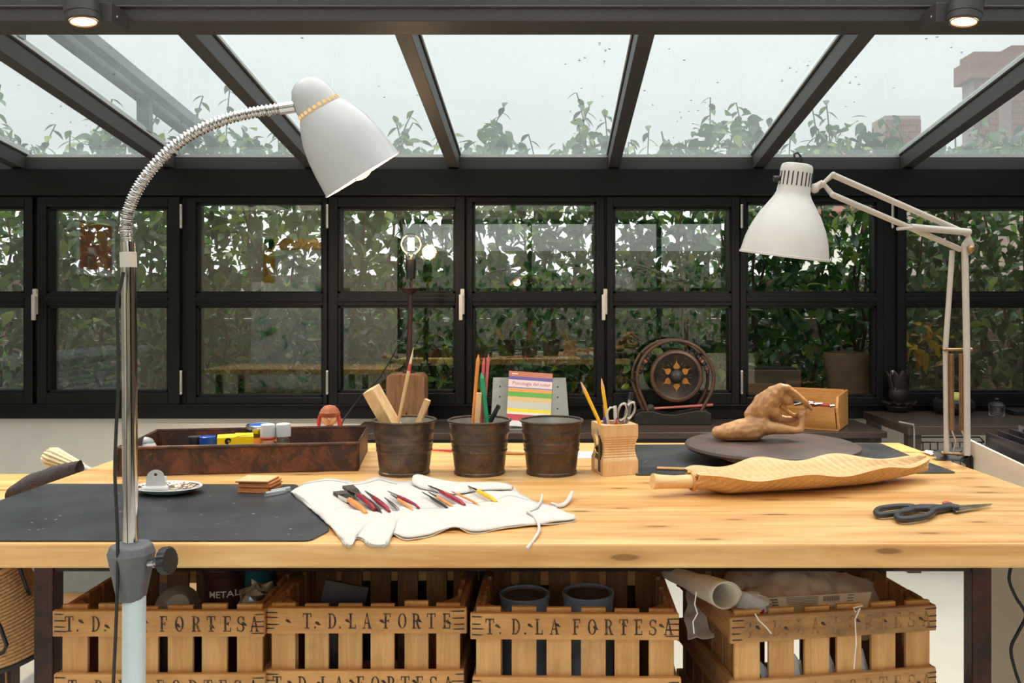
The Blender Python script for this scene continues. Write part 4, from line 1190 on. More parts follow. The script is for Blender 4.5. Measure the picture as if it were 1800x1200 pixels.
# ---------------------------------------------------------------- tin buckets
def bucket(label, xc, seed):
    q = on(xc, 834, TZ); d = 2.035
    X = (xc - VX) * d / FPX
    t = T('tin_bucket', label, 'bucket', (X, d, TOP), seed * 1.1, 'dark tin buckets')
    rb, rt, h = .0585, .0725, .127
    prof = [(0, .002), (rb - .002, .002), (rb + .002, 0), (rb + .002, .006), (rb, .008)]
    for z in [.02 + i * .004 for i in range(25)]:
        rr = rb + (rt - rb) * z / h
        for zz in (.056, .066, .076, .094, .1):
            rr += .0021 * math.exp(-((z - zz) / .0026) ** 2)
        prof.append((rr, z))
    prof += [(rt, h - .003)]
    P('body', MB().lathe(prof, 44), M['tin'], t)
    P('rim', MB().lathe([(rt + .001, h - .005), (rt + .004, h - .003), (rt + .004, h), (rt + .001, h + .0015), (rt - .002, h), (rt - .002, h - .004)], 44), M['tin'], t)
    P('lining', MB().lathe([(rt - .0015, h - .001), (rb - .002, .01), (0, .008)], 44), M['tin_in'], t)
    return t, X, d
bk1, BX1, BD = bucket('dark tin bucket holding a wooden block, a stick and a long brush', 711, 1)
bk2, BX2, _ = bucket('dark tin bucket holding coloured paint brushes and a black pen', 843, 2)
bk3, BX3, _ = bucket('empty rust-flecked tin bucket beside the wooden sharpener holder', 969.5, 3)
bz = TOP + .012
def stick(name, label, cat, a, b, parts):
    """parts: list of (name, t0, t1, r0, r1, material, sides)"""
    a = Vector(a); b = Vector(b)
    t = T(name, label, cat, a)
    for nm, t0, t1, r0, r1, m, n in parts:
        k = 6
        P(nm, MB().tube([a.lerp(b, t0 + (t1 - t0) * i / k) for i in range(k + 1)], [r0 + (r1 - r0) * i / k for i in range(k + 1)], n, smooth=n > 6), m, t, True)
    return t
# bucket 1
a = Vector((BX1 + .02, BD + .012, bz + .006)); b = px(652, 683, BD - .012)
t = T('wood_block', 'squared pale wooden block leaning in a tin bucket', 'wood block', a)
P('block', MB().bar(a, b, .030, .040, (.25, 1, .2)), M['pale_z'], t, True, .0015)
cr_ = MB().bar(a.lerp(b, .45) + Vector((0, -.024, 0)), a.lerp(b, .98) + Vector((.0, -.024, 0)), .0008, .0008)
stick('paint_brush', 'long thin bare-wood brush standing in a tin bucket', 'brush', (BX1 - .035, BD - .01, bz + .002), px(727, 610, BD + .02), [('handle', 0, .8, .0035, .0042, M['pale_z'], 10), ('ferrule', .8, .86, .0044, .0036, M['red'], 10), ('tip', .86, 1, .0034, .0005, M['bristle'], 8)])
a = Vector((BX1 - .01, BD + .03, bz + .004)); b = px(752, 702, BD + .01)
S1('wood_stick', MB().bar(a, b, .010, .014), M['pale_z'], 'short flat wooden stick leaning in a tin bucket', 'stick', a, world=True, bevel=.001)
# bucket 2
def brush(lab, x0, x1, y1, mat, r=.0042, dy=0.0, tipm=None):
    stick('paint_brush', lab, 'brush', ((x0 - VX) * BD / FPX, BD + dy, bz + .002), px(x1, y1, BD + dy * .4), [('handle', 0, .94, r * .8, r, mat, 10), ('tip', .94, 1, r, r * .25, tipm or mat, 10)])
brush('orange lacquered brush handle standing in a tin bucket', 826, 841, 623, M['orange'], .0048, -.012)
brush('pink brush handle beside the orange one', 838, 851, 628, M['pink'], .004, .01)
brush('dusty rose brush handle leaning furthest in the bucket', 842, 859, 622, M['pinkstick'], .004, .018)
brush('thick green brush handle standing in a tin bucket', 866, 846, 655, M['green'], .0062, -.02)
a = Vector((BX2 - .01, BD - .02, bz + .004)); b = px(842, 690, BD - .02)
S1('wood_stick', MB().bar(a, b, .009, .013), M['pale_z'], 'pale wooden stick between the brushes in a bucket', 'stick', a, world=True, bevel=.001)
a = Vector((BX2 - .005, BD + .01, bz + .004)); b = px(850, 705, BD + .02)
S1('wood_stick', MB().bar(a, b, .010, .014), M['clay'], 'paint-stained wooden stick in the brush bucket', 'stick', a, world=True, bevel=.001)
pen = stick('pen', 'black felt pen leaning in the brush bucket', 'pen', (BX2 - .03, BD + .0, bz + .006), px(877, 712, BD - .01), [('barrel', 0, .55, .005, .005, M['black'], 12), ('cap', .55, 1, .0062, .0052, M['black'], 12)])
P('clip', MB().tube([px(878, 714, BD - .018), px(871, 732, BD - .018)], .0014, 6), M['black'], pen, True)

# ---------------------------------------------------------------- wooden sharpener-shaped pencil holder
hc = on(1078, 833, TZ)
hd_ = 2.045
hX = (1080 - VX) * hd_ / FPX
HW, HH = .088, .118
ph = T('pencil_holder', 'wooden pencil holder shaped like a giant pencil sharpener', 'pencil holder', (hX, hd_, TOP), math.radians(15))
def hw_at(z):           # waist of the grooved front
    u = z / HH
    if u < .28: return 0.0
    if u > .74: return 0.0
    return .010 * math.sin(PI * (u - .28) / .46)
sec = [HH * i / 60 for i in range(61)]
mb = MB()
rows = []
for z in sec:
    ins = hw_at(z); u = z / HH
    gro = (.0016 if (.30 < u < .76 and math.sin(u * 2 * PI * 20.5) > 0.2) else 0.0)
    y0 = -HW / 2 + ins * .7 + gro; x0 = -HW / 2 + ins * .55; x1 = HW / 2 - ins * .55; y1 = HW / 2 - ins * .7
    rows.append([(x0, y0, z), (x1, y0, z), (x1, y1, z), (x0, y1, z)])
vs = [p for r_ in rows for p in r_]
fs = [(3, 2, 1, 0)]
for i in range(60):
    for j in range(4):
        k2 = (j + 1) % 4; fs.append((i * 4 + j, i * 4 + k2, (i + 1) * 4 + k2, (i + 1) * 4 + j))
mb.add(vs, fs)
# top with round well
n = 32; wr = .034
topo = [(-HW / 2, -HW / 2), (HW / 2, -HW / 2), (HW / 2, HW / 2), (-HW / 2, HW / 2)]
bm = bmesh.new()
ov = [bm.verts.new((x, y, HH)) for x, y in topo]; hv = [bm.verts.new((wr * math.cos(2 * PI * i / n), wr * math.sin(2 * PI * i / n), HH)) for i in range(n)]
ed = [bm.edges.new((ov[i], ov[(i + 1) % 4])) for i in range(4)] + [bm.edges.new((hv[i], hv[(i + 1) % n])) for i in range(n)]
bmesh.ops.triangle_fill(bm, edges=ed, use_beauty=True); bm.verts.index_update()
mb.add([v.co.copy() for v in bm.verts], [tuple(v.index for v in f.verts) for f in bm.faces]); bm.free()
mb.lathe([(wr, HH), (wr, .012), (0, .012)], n)
P('body', mb, M['pale_z'], ph)
bl = MB()    # steel blade plate on the side face
bp = [(-.012, .012), (.016, .012), (.016, .085), (.012, .098), (.002, .104), (-.008, .098), (-.012, .085)]
bl.add([(-HW / 2 - .0012 + .55 * hw_at(z), y, z) for y, z in bp], [tuple(range(len(bp)))])
P('blade_recess', MB().bb((-HW / 2 - .0005, -.026, .006), (-HW / 2 + .004, -.013, .092)), M['black'], ph)
def bplate(u, v):
    z = .008 + .098 * u; wv = .013 * (math.sqrt(max(0, 1 - max(0, (u - .82) / .18) ** 2)))
    return (-HW / 2 - .0014 + .55 * hw_at(z) , .001 + (v * 2 - 1) * wv, z)
P('blade', MB().grid(bplate, 24, 4), M['steel'], ph)
P('screw', MB().lathe([(0, .007), (.006, .006), (.0105, .002), (.0105, 0)], 20, Matrix.Translation((-HW / 2 + .0035, .002, .056)) @ Matrix.Rotation(-PI / 2, 4, 'Y')), M['chrome'], ph)
hz = TOP + .016
def pencil(lab, a, b, dull=False):
    a = Vector(a); b = Vector(b)
    return stick('pencil', lab, 'pencil', a, b, [('shaft', 0, .88, .0042, .0042, M['yellow'], 6), ('cone', .88, .975, .0042, .0012, M['pencilwood'], 10), ('lead', .975, 1, .0012, .0002, M['graphite'], 8)])
pencil('yellow pencil tilted far over in the sharpener holder', (hX + .012, hd_ - .01, hz), px(1019, 667, hd_ - .03))
pencil('yellow pencil standing nearly upright in the sharpener holder', (hX + .0, hd_ + .02, hz), px(1056.5, 661, hd_ + .02))
stick('pen', 'slim purple pen standing in the sharpener holder', 'pen', (hX - .012, hd_ - .01, hz), px(1060, 712, hd_ - .01), [('barrel', 0, .8, .004, .004, M['purple'], 12), ('tip', .8, 1, .0012, .001, M['brass'], 8)])
# scissors standing handles up
sc = T('scissors', 'steel scissors with looped handles standing in the sharpener holder', 'scissors', (hX + .012, hd_, hz))
P('blade', MB().tube([(hX + .012, hd_ - .002, hz), px(1094, 735, hd_)], [.002, .005], 8), M['steel'], sc, True)
P('blade', MB().tube([(hX + .014, hd_ + .003, hz), px(1092, 738, hd_ + .004)], [.002, .005], 8), M['steel'], sc, True)
for cx, cy, tilt, rx_, ry_ in ((1094, 724, .25, .0105, .021), (1108, 721, .35, .0095, .0205)):
    lp = []
    for i in range(24):
        a_ = 2 * PI * i / 24
        e = Vector((rx_ * math.cos(a_), 0, ry_ * math.sin(a_)))
        e = Matrix.Rotation(tilt, 3, 'Y') @ e
        lp.append(px(cx, cy, hd_ - .004 + (.01 if cx > 1100 else 0)) + e)
    P('handle_loop', MB().tube(lp, .0032, 8, closed=True), M['steel'], sc, True)
stick('cutter', 'grey snap-off cutter standing behind the scissors in the holder', 'cutter', (hX + .015, hd_ + .015, hz), px(1110, 690, hd_ + .02), [('body', 0, .9, .0055, .0055, M['slate'], 8), ('cap', .9, 1, .0062, .0062, M['black'], 8)])
for k, (x, y, m_, lab) in enumerate(((1075, 716, 'white', 'white pair of looped tweezers in the sharpener holder'),)):
    q = [ (hX - .004, hd_ - .006, hz), px(1067, 733, hd_ - .012), px(1068, 722, hd_ - .012), px(1073, 716, hd_ - .012), px(1079, 716, hd_ - .012), px(1081, 724, hd_ - .012), (hX + .004, hd_ - .004, hz + .01)]
    S1('tweezers', MB().tube(q, .0028, 8), M[m_], lab, 'tweezers', q[0], world=True)
stick('pen', 'white and red felt pen standing in the sharpener holder', 'pen', (hX + .006, hd_ - .012, hz), px(1081, 713, hd_ - .008), [('barrel', 0, .8, .0042, .0042, M['red'], 12), ('cap', .8, 1, .0046, .004, M['white'], 12)])

# things lying behind the buckets
stick('paint_brush', 'red-handled brush lying flat behind the tin buckets', 'brush', on(752, 793, TZ) + Vector((0, 0, .0045)), on(923, 800, TZ) + Vector((0, 0, .005)), [('handle', 0, .62, .002, .0055, M['red'], 10), ('ferrule', .62, .78, .0055, .006, M['bronze'], 10), ('bristles', .78, 1, .006, .0035, M['clay'], 10)])
q = on(1022, 800, TZ)
cd = T('print_card', 'small printed card lying behind the sharpener holder', 'card', (q.x + .01, q.y, TOP), .05)
P('sheet', MB().bb((-.035, -.05, 0), (.05, .05, .0012)), M['paper'], cd)
P('picture', MB().bb((-.03, -.04, .0012), (.045, .042, .0016)), artmat('print_picture', [(.3, srgb(200, 190, 180)), (.5, srgb(224, 214, 204)), (.7, srgb(170, 120, 110))], 40, .5), cd)
# ================================================================ CANVAS BRUSH ROLL
def interp(pts, u):
    u *= len(pts) - 1; i = min(int(u), len(pts) - 2); f = u - i
    p0 = pts[max(i - 1, 0)]; p1 = pts[i]; p2 = pts[i + 1]; p3 = pts[min(i + 2, len(pts) - 1)]
    g = lambda a, b, c, d: .5 * ((2 * b) + (-a + c) * f + (2 * a - 5 * b + 4 * c - d) * f * f + (-a + 3 * b - 3 * c + d) * f ** 3)
    return tuple(g(a, b, c, d) for a, b, c, d in zip(p0, p1, p2, p3))
ctop = [(511, 868), (530, 855), (552, 848), (582, 844), (612, 848), (640, 846), (668, 839), (692, 846), (715, 847), (740, 845), (775, 850), (815, 854), (855, 854), (890, 850), (915, 868), (938, 882), (972, 892), (1012, 914)]
cbot = [(516, 874), (534, 889), (556, 908), (577, 928), (597, 948), (613, 961), (630, 949), (652, 960), (682, 957), (690, 944), (716, 951), (756, 944), (796, 933), (832, 939), (870, 934), (920, 928), (965, 924), (1011, 917)]
TABLE_FRONT = TY0 + .004
def cloth_pt(x, y, lift):
    p = on(x, y, TZ)
    if p.y < TABLE_FRONT:                # hangs over the front edge
        d = TY0 - .004 - lift * .3
        p = px(x, y, d); return p
    p.z = TZ + lift
    return p
def roll_pt(u, v):
    # u along the long side, v from far edge to near edge
    a = interp(ctop, u); b = interp(cbot, u)
    x = a[0] + (b[0] - a[0]) * v; y = a[1] + (b[1] - a[1]) * v
    rip = .0032 + .0022 * math.sin(u * 34 + v * 3) + .0016 * math.sin(u * 61 + 2)
    rip *= .35 + .65 * v
    p = cloth_pt(x, y, max(.0015, rip) + (.0025 if u < .25 else 0))
    return p
br = T('brush_roll', 'white canvas tool roll laid open on the table', 'tool roll', on(760, 900, TZ))
P('canvas', cloth(roll_pt, 90, 16, .002, .002, 28), M['canvas'], br, True, solid=.0022)
# pocket layer over the near half with scalloped mouth
pock = [(525, 880), (545, 893), (566, 902), (600, 899), (634, 905), (644, 900), (664, 905), (682, 898), (694, 903), (705, 896), (722, 900), (755, 898), (782, 899), (808, 891), (834, 890), (866, 886), (900, 878), (940, 888), (985, 903), (1011, 915)]
def pock_pt(u, v):
    a = interp(pock, u); b = interp(cbot, u)
    x = a[0] + (b[0] - a[0]) * v; y = a[1] + (b[1] - a[1]) * v
    bump = (.003 + .0026 * math.sin(u * 40 + v * 2.5)) * min(1, .35 + 2 * v)
    edge = min(1, (1 - v) * 6)
    return cloth_pt(x, y, .0062 + bump * edge)
P('pocket', cloth(pock_pt, 110, 14, .002, .002, 28), M['canvas'], br, True, solid=.002)
# folded-over flap along the far edge
ft = [(728, 841), (734, 834), (760, 840), (800, 847), (845, 848), (884, 849), (902, 858)]
fb = [(724, 850), (738, 857), (760, 862), (788, 868), (815, 866), (850, 861), (900, 860)]
def flap_pt(u, v):
    a = interp(ft, u); b = interp(fb, u)
    x = a[0] + (b[0] - a[0]) * v; y = a[1] + (b[1] - a[1]) * v
    p = px(x, y, on(x, y, TZ).y * .985 + 0.0)
    p.z = max(p.z, TZ + .006 + .012 * math.sin(PI * v) * (1 - .5 * u))
    return p
P('flap', cloth(flap_pt, 30, 10, .002, .0006, 60), M['canvas'], br, True, solid=.002)
st = MB()
for off in (.06,):
    st.tube([roll_pt(u / 60, off) + Vector((0, 0, .0022)) for u in range(2, 27)], .0005, 5)
P('stitching', st, M['slate'], br, True)
tie = [cloth_pt(953, 880, .012), cloth_pt(951, 890, .011), cloth_pt(942, 903, .011), cloth_pt(929, 909, .011), cloth_pt(930, 912, .012), cloth_pt(942, 922, .011), cloth_pt(948, 935, .006), cloth_pt(940, 950, .004), px(926, 964, TY0 - .012)]
P('tie', MB().tube([Vector(interp([tuple(q) for q in tie], i / 40)) for i in range(41)], .0027, 8), M['canvas'], br, True)
tie = [cloth_pt(970, 890, .006), cloth_pt(983, 892, .005), cloth_pt(995, 887, .006), cloth_pt(1006, 876, .014), cloth_pt(1001, 884, .007), cloth_pt(990, 892, .004), cloth_pt(976, 893, .004)]
P('tie', MB().tube([Vector(interp([tuple(q) for q in tie], i / 40)) for i in range(41)], .003, 8), M['canvas'], br, True)
# tools tucked in the pockets
def tool(lab, name, cat, tip, ent, r, hm, style, hi=.012):
    a = cloth_pt(*tip, hi); b = cloth_pt(*ent, hi - .001)
    e = b + (b - a).normalized() * .02 + Vector((0, 0, -.003))
    t = T(name, lab, cat, a)
    lo = .42 if style != 'thin' else .2
    sd = 12
    pts = [a.lerp(b, lo + (1 - lo) * i / 8) for i in range(9)] + [e]
    rs = [r * (.62 + .38 * math.sin(PI * min(1, .15 + .7 * i / 8))) for i in range(9)] + [r * .6]
    P('handle', MB().tube(pts, rs, sd), hm, t, True)
    if style == 'flat':
        m = MB(); sd_ = (b - a).cross(Vector((0, 0, 1))).normalized()
        f = lambda u, w, h: [a.lerp(b, u) + sd_ * s * w + Vector((0, 0, k)) for k in (-h, h) for s in (-1, 1)]
        for nm, u0, u1, w0, w1, h, mt in (('ferrule', .2, .46, r * 2.0, r * 1.0, r * .7, M['chrome']), ('bristles', -.02, .2, r * 2.1, r * 2.0, r * .6, M['darkbristle'])):
            q = f(u0, w0, h) + f(u1, w1, h)
            P(nm, MB().add(q, [(0, 1, 3, 2), (4, 6, 7, 5), (0, 4, 5, 1), (2, 3, 7, 6), (0, 2, 6, 4), (1, 5, 7, 3)]), mt, t, True, .0006)
    else:
        P('ferrule', MB().tube([a.lerp(b, .22), a.lerp(b, lo + .04)], [r * .5, r * .8], 10), M['chrome'], t, True)
        P('tip', MB().tube([a, a.lerp(b, .1), a.lerp(b, .25)], [r * .12, r * .4, r * .48], 8), M['steel'] if style == 'nib' else M['darkbristle'], t, True)
RG = 'small tools tucked in the canvas roll'
tool('wide flat brush with orange wooden handle at the end of the canvas roll', 'flat_brush', 'brush', (597, 876), (638, 906), .0062, M['orange'], 'flat')
tool('flat brush with crimson handle and dark bristles beside the orange one', 'flat_brush', 'brush', (612, 868), (654, 902), .0055, M['crimson'], 'flat', .015)
tool('black and chrome pen tucked behind the second crimson handle', 'nib_pen', 'pen', (636, 878), (666, 907), .0042, M['black'], 'nib')
tool('pointed pen with crimson handle, third crimson tool along', 'nib_pen', 'pen', (641, 874), (679, 904), .0052, M['crimson'], 'nib', .014)
tool('small steel clamp tool alone in its pocket', 'clamp_tool', 'tool', (675, 884), (698, 904), .0038, M['steel'], 'nib')
tool('slim crimson nib holder crossing an orange one', 'nib_pen', 'pen', (680, 874), (729, 898), .0036, M['crimson'], 'nib', .014)
tool('slim orange nib holder beneath the slim crimson one', 'nib_pen', 'pen', (686, 878), (720, 902), .0036, M['orange'], 'nib')
tool('thin black nib holder among the middle tools', 'nib_pen', 'pen', (741, 874), (783, 900), .0032, M['black'], 'nib')
tool('thin orange nib holder between black and crimson tools', 'nib_pen', 'pen', (752, 874), (792, 898), .0034, M['orange'], 'nib')
tool('thick crimson nib holder with chrome collar under the flap', 'nib_pen', 'pen', (752, 864), (809, 893), .0055, M['crimson'], 'nib', .014)
tool('thinnest orange brush with a red tip', 'thin_brush', 'brush', (793, 873), (834, 892), .0024, M['orange'], 'thin')
tool('thick amber nib holder last in the canvas roll', 'nib_pen', 'pen', (822, 865), (866, 888), .0048, M['yellow'], 'nib', .014)

# ================================================================ TURNTABLE, SCULPTURE, RULER, LEAF DISH, SHEARS
tc_ = Vector(((1356 - VX) * 2.2 / FPX, 2.2))
tt = T('turntable', 'round dark wooden turntable board on a low pale foot', 'turntable', (tc_.x, tc_.y, MT))
DZ = .845 - MT
P('board', MB().lathe([(0, DZ - .018), (.20, DZ - .018), (.216, DZ - .015), (.221, DZ - .009), (.219, DZ - .003), (.212, DZ), (0, DZ)], 72), M['disc'], tt)
P('foot', MB().lathe([(0, 0), (.125, 0), (.13, .003), (.13, DZ - .0185), (0, DZ - .0185)], 48), M['cream'], tt)

def capsule(m, a, b, ra, rb, n=12, k=5):
    a = Vector(a); b = Vector(b); t = (b - a); L = t.length; t.normalize(); u, w = frame_of(t)
    pts = []; rs = []
    for i in range(k + 1): th_ = PI / 2 * i / k; pts.append(a - t * ra * math.cos(th_)); rs.append(max(1e-4, ra * math.sin(th_)))
    for i in range(k + 1): th_ = PI / 2 * (1 - i / k); pts.append(b + t * rb * math.cos(th_)); rs.append(max(1e-4, rb * math.sin(th_)))
    m.tube(pts, rs, n)
SD = 2.235
kz = SD / FPX / 5.4545
def sp(zx, zy, dy=0.0): return px(1190 + zx / 5.4545, 660 + zy / 5.4545, SD + dy)
sm_ = MB()
def limb(*nodes):
    for (x0, y0, d0, r0), (x1, y1, d1, r1) in zip(nodes[:-1], nodes[1:]):
        capsule(sm_, sp(x0, y0, d0), sp(x1, y1, d1), r0 * kz, r1 * kz)
limb((392, 545, -.01, 62), (480, 540, -.008, 86), (600, 522, -.005, 108), (720, 512, 0, 122), (800, 470, .0, 106))      # thigh folded under, hip
limb((385, 545, .035, 48), (600, 530, .035, 72), (760, 520, .03, 80))                                              # second thigh
limb((730, 520, .01, 98), (775, 420, .005, 84), (815, 330, .0, 92), (890, 230, 0, 100), (950, 170, .0, 82))       # back
limb((700, 370, .02, 60), (770, 300, .03, 70), (780, 225, .035, 44), (900, 180, .03, 70))                            # far side of the ribs and shoulder blade
limb((930, 170, -.005, 80), (990, 120, -.005, 50), (1060, 130, 0, 46), (1130, 180, .0, 40), (1190, 225, 0, 33), (1240, 260, 0, 28), (1290, 325, 0, 16))   # stretched arm
limb((980, 200, .0, 50), (1050, 235, .005, 46), (1065, 240, .005, 50))                                               # bowed head
limb((850, 300, -.01, 62), (930, 350, -.004, 60), (960, 400, .01, 52))                                               # chest
limb((1010, 300, .01, 30), (1070, 350, .012, 24), (1120, 385, .012, 22), (1170, 380, .01, 30))                        # lower arm to the foot
limb((940, 400, .03, 44), (1040, 420, .03, 38), (1120, 415, .03, 32), (1190, 370, .015, 34))                         # far leg
limb((790, 500, -.01, 84), (900, 500, -.012, 64), (1010, 515, -.012, 48), (1100, 525, -.012, 38), (1180, 520, -.01, 36))   # near leg
limb((1180, 520, -.01, 36), (1195, 460, -.005, 34), (1205, 395, 0, 36), (1185, 375, 0, 36), (1215, 360, 0, 30))        # foot
limb((1225, 270, 0, 14), (1232, 330, 0, 13), (1225, 380, 0, 16))
zmin = .8455
sm_.v = [Vector((p.x, p.y, max(p.z, zmin))) for p in sm_.v]
so = S1('figure_sculpture', sm_, M['clay'], 'brown clay figure bending over its outstretched leg on the turntable', 'sculpture', (sp(740, 540).x, SD, .8455), world=True)
rm = so.modifiers.new('remesh', 'REMESH'); rm.mode = 'VOXEL'; rm.voxel_size = .0024; rm.use_smooth_shade = True
smd = so.modifiers.new('smooth', 'SMOOTH'); smd.iterations = 7; smd.factor = .6
tex = bpy.data.textures.new('clay_lumps', 'CLOUDS'); tex.noise_scale = .018
dp = so.modifiers.new('lumps', 'DISPLACE'); dp.texture = tex; dp.strength = .0035; dp.mid_level = .5

ra = on(1155, 826, TZ); rb = on(1300, 831, TZ)
rl = T('ruler', 'reddish wooden ruler lying on the mat behind the leaf dish', 'ruler', (ra.x, ra.y, MT))
ra.z = rb.z = MT + .002
P('body', MB().bar(ra, rb, .022, .003), M['clay'], rl, True, .0005)
tk = MB()
for i in range(30):
    c = ra.lerp(rb, .03 + i * .032); tk.box(c + Vector((0, .007, .0017)), (.0006, .006 if i % 5 else .01, .0003))
P('tick_marks', tk, M['black'], rl, True, kind='stuff')

# carved leaf dish
lA = Vector((.212, 1.775, TOP)); lB = Vector((.868, 1.965, TOP))
L_ = (lB - lA).length; la = math.atan2(lB.y - lA.y, lB.x - lA.x)
ld = T('leaf_dish', 'long carved wooden leaf-shaped dish with ribbed surface and stem', 'dish', (lA.x, lA.y, TOP), la)
U0 = .13
def leaf_w(u):            # half width, wavy
    s_ = max(0.0, min(1.0, (u - U0) / (1 - U0)))
    base = .098 * (math.sin(PI * min(1, s_ * .97 + .03) ** .85)) ** .62
    return base * (1 + .07 * math.sin(s_ * 19.5 + 0.4))
def ld_pt(u, v, outer):
    x = U0 * L_ + (1 - U0) * L_ * u; uu = U0 + (1 - U0) * u
    w = max(.0125 * (1 - u) , leaf_w(uu)) if u < .5 else max(.0005, leaf_w(uu))
    rise = .010 + .028 * u ** 1.6                             # keel lifts towards the tip
    keel = .002 + .020 * max(0, (u - .62) / .38) ** 1.6 + .018 * max(0, (.12 - u) / .12)
    rim = .043 + .006 * math.sin(u * 19 + 1.0) + .004 * u
    a = abs(v)
    z = keel + (rim - keel) * (a ** 1.9)
    if outer:
        z = keel + (rim - keel) * a ** 2.6
        rib = .0115 * abs(math.sin(PI * (u * 31 - a * 3.5))) * min(1, (1 - a) * 10) 
        y = v * (w + .0065 - rib); z = z - abs(rib) * .3 * (1 - a)
    else:
        rib = .0085 * abs(math.sin(PI * (u * 31 + v * 2.6)))
        z = keel + .007 + (rim - keel - .007) * a ** 1.7 + rib * min(1, (1 - a) * 6)
        y = v * (w - .007)
    return Vector((x, y, max(z, .0004)))
nu, nv = 330, 30
m = MB()
m.grid(lambda u, v: ld_pt(u, v * 2 - 1, True), nu, nv)
m.f = [f[::-1] for f in m.f]
m.grid(lambda u, v: ld_pt(u, v * 2 - 1, False), nu, nv)
n1 = (nu + 1) * (nv + 1)
rim = []
for i in range(nu):
    for j, fl_ in ((0, 0), (nv, 1)):
        a = i * (nv + 1) + j; b = (i + 1) * (nv + 1) + j
        rim.append((a, b, b + n1, a + n1) if fl_ else (a, a + n1, b + n1, b))
m.f += rim; m.sm += [True] * len(rim)
P('bowl', m, M['pale_x'], ld)
stp = [Vector((.0, 0, .033)), Vector((.02, 0, .031)), Vector((.05, 0, .029)), Vector((.085, 0, .028)), Vector((.115, 0, .027))]
P('stem', MB().tube(stp, [.0165, .0145, .0135, .0145, .02], 18), M['pale_x'], ld)
P('collar', MB().lathe([(.018, -.004), (.0205, -.002), (.0205, .002), (.018, .004)], 20, Matrix.Translation((.09, 0, .028)) @ Matrix.Rotation(PI / 2, 4, 'Y')), M['honey'], ld)

# kitchen scissors with dark handles
def loop(m, pts, r, n=10):
    k = len(pts) * 6
    q = [Vector(interp([tuple(p) for p in pts + [pts[0], pts[1]]], (i / k) * (len(pts)) / (len(pts) + 1))) for i in range(k)]
    m.tube(q, r, n, closed=True)
ks = T('scissors', 'large scissors with dark grey handles and red pivot lying on the table', 'scissors', on(1640, 908, TZ))
H0 = .009
gp = lambda x, y, h=H0: on(x, y, TZ) + Vector((0, 0, h))
m = MB(); loop(m, [gp(1540, 908), gp(1548, 902), gp(1580, 898), (gp(1606, 899)), gp(1600, 906), gp(1570, 911), gp(1546, 913)], .0058)
m.tube([gp(1596, 901), gp(1620, 898), gp(1641, 898), gp(1660, 901)], [.005, .005, .005, .006], 10)
P('handle', m, M['handle'], ks, True)
m = MB(); loop(m, [gp(1577, 914), gp(1590, 906), gp(1620, 902), gp(1640, 904), gp(1632, 914), gp(1605, 920), gp(1583, 921)], .0062)
m.tube([gp(1634, 908), gp(1650, 903), gp(1668, 899), gp(1686, 901)], [.006, .0075, .009, .0065], 10)
P('handle', m, M['handle'], ks, True)
for e0, e1 in (((1676, 898), (1744, 891)), ((1676, 903), (1742, 893))):
    a = gp(*e0, .008 if e0[1] < 900 else .006); b = gp(*e1, .006); s_ = Vector((0, .009, 0))
    P('blade', MB().add([a - s_ + Vector((0, 0, .001)), a + s_ * .8 + Vector((0, 0, .001)), b + Vector((0, .001, .001)), b + Vector((0, -.001, .001)), a - s_ - Vector((0, 0, .001)), a + s_ * .8 - Vector((0, 0, .001)), b + Vector((0, .001, -.001)), b + Vector((0, -.001, -.001))],
                        [(0, 1, 2, 3), (7, 6, 5, 4), (0, 4, 5, 1), (1, 5, 6, 2), (2, 6, 7, 3), (3, 7, 4, 0)]), M['steel'], ks, True)
P('pivot', MB().ball(gp(1665, 897, .0145), .0095, 16, 8, (1.0, 1.0, .38)), M['red'], ks, True)

# ================================================================ GOOSENECK FLOOR LAMP
GD = 1.335
gl = T('gooseneck_lamp', 'white gooseneck floor lamp with chrome pole and bell shade', 'lamp', (px(232, 0, GD).x, GD, 0))
P('base', MB().lathe([(0, 0), (.16, 0), (.165, .01), (.16, .025), (.05, .04), (.02, .045), (0, .045)], 40), M['paleblue'], gl)
P('lower_tube', MB().tube([(0, 0, .04), px(236, 1050, GD) - gl.location, px(235, 1040, GD) - gl.location], .0172, 20), M['paleblue'], gl)
cl_ = P('clamp_collar', MB().lathe([(.021, 0), (.023, .005), (.0345, .064), (.036, .072), (.031, .086), (.012, .088), (0, .088)], 8, Matrix.Translation(px(231, 1052, GD) - gl.location) @ Matrix.Rotation(.3, 4, 'Z'), smooth=False), M['grey'], gl, False, .004, 3)
kb = MB(); c0 = px(262, 990, GD - .01); c1 = px(300, 984, GD - .016)
ax = (c1 - c0).normalized()
P('screw', MB().tube([c0, c0.lerp(c1, .4)], .006, 10).tube([c0.lerp(c1, .3), c0.lerp(c1, .75)], [.008, .0125], 16), M['steel'], cl_, True)
kr = MB(); u_, w_ = frame_of(ax)
ring0 = []
for kk, (tt_, rr_) in enumerate(((.62, .017), (.68, .0215), (.95, .0215), (1.0, .019))):
    for i in range(36):
        rr2 = rr_ * (1.0 if i % 2 else .955); a_ = 2 * PI * i / 36
        kr.v.append(c0.lerp(c1, tt_) + (u_ * math.cos(a_) + w_ * math.sin(a_)) * rr2)
for kk in range(3):
    for i in range(36):
        j = (i + 1) % 36; kr.f.append((kk * 36 + i, kk * 36 + j, kk * 36 + 36 + j, kk * 36 + 36 + i)); kr.sm.append(False)
kr.f += [tuple(range(36))[::-1], tuple(range(108, 144))]; kr.sm += [False, False]
P('knob', kr, M['black'], cl_, True)
P('pole', MB().tube([px(230, 978, GD), px(226, 455, GD)], .0113, 24), M['chrome'], gl, True)
P('sleeve', MB().tube([px(226, 470, GD), px(225, 443, GD)], .0122, 24), M['ivory'], gl, True)
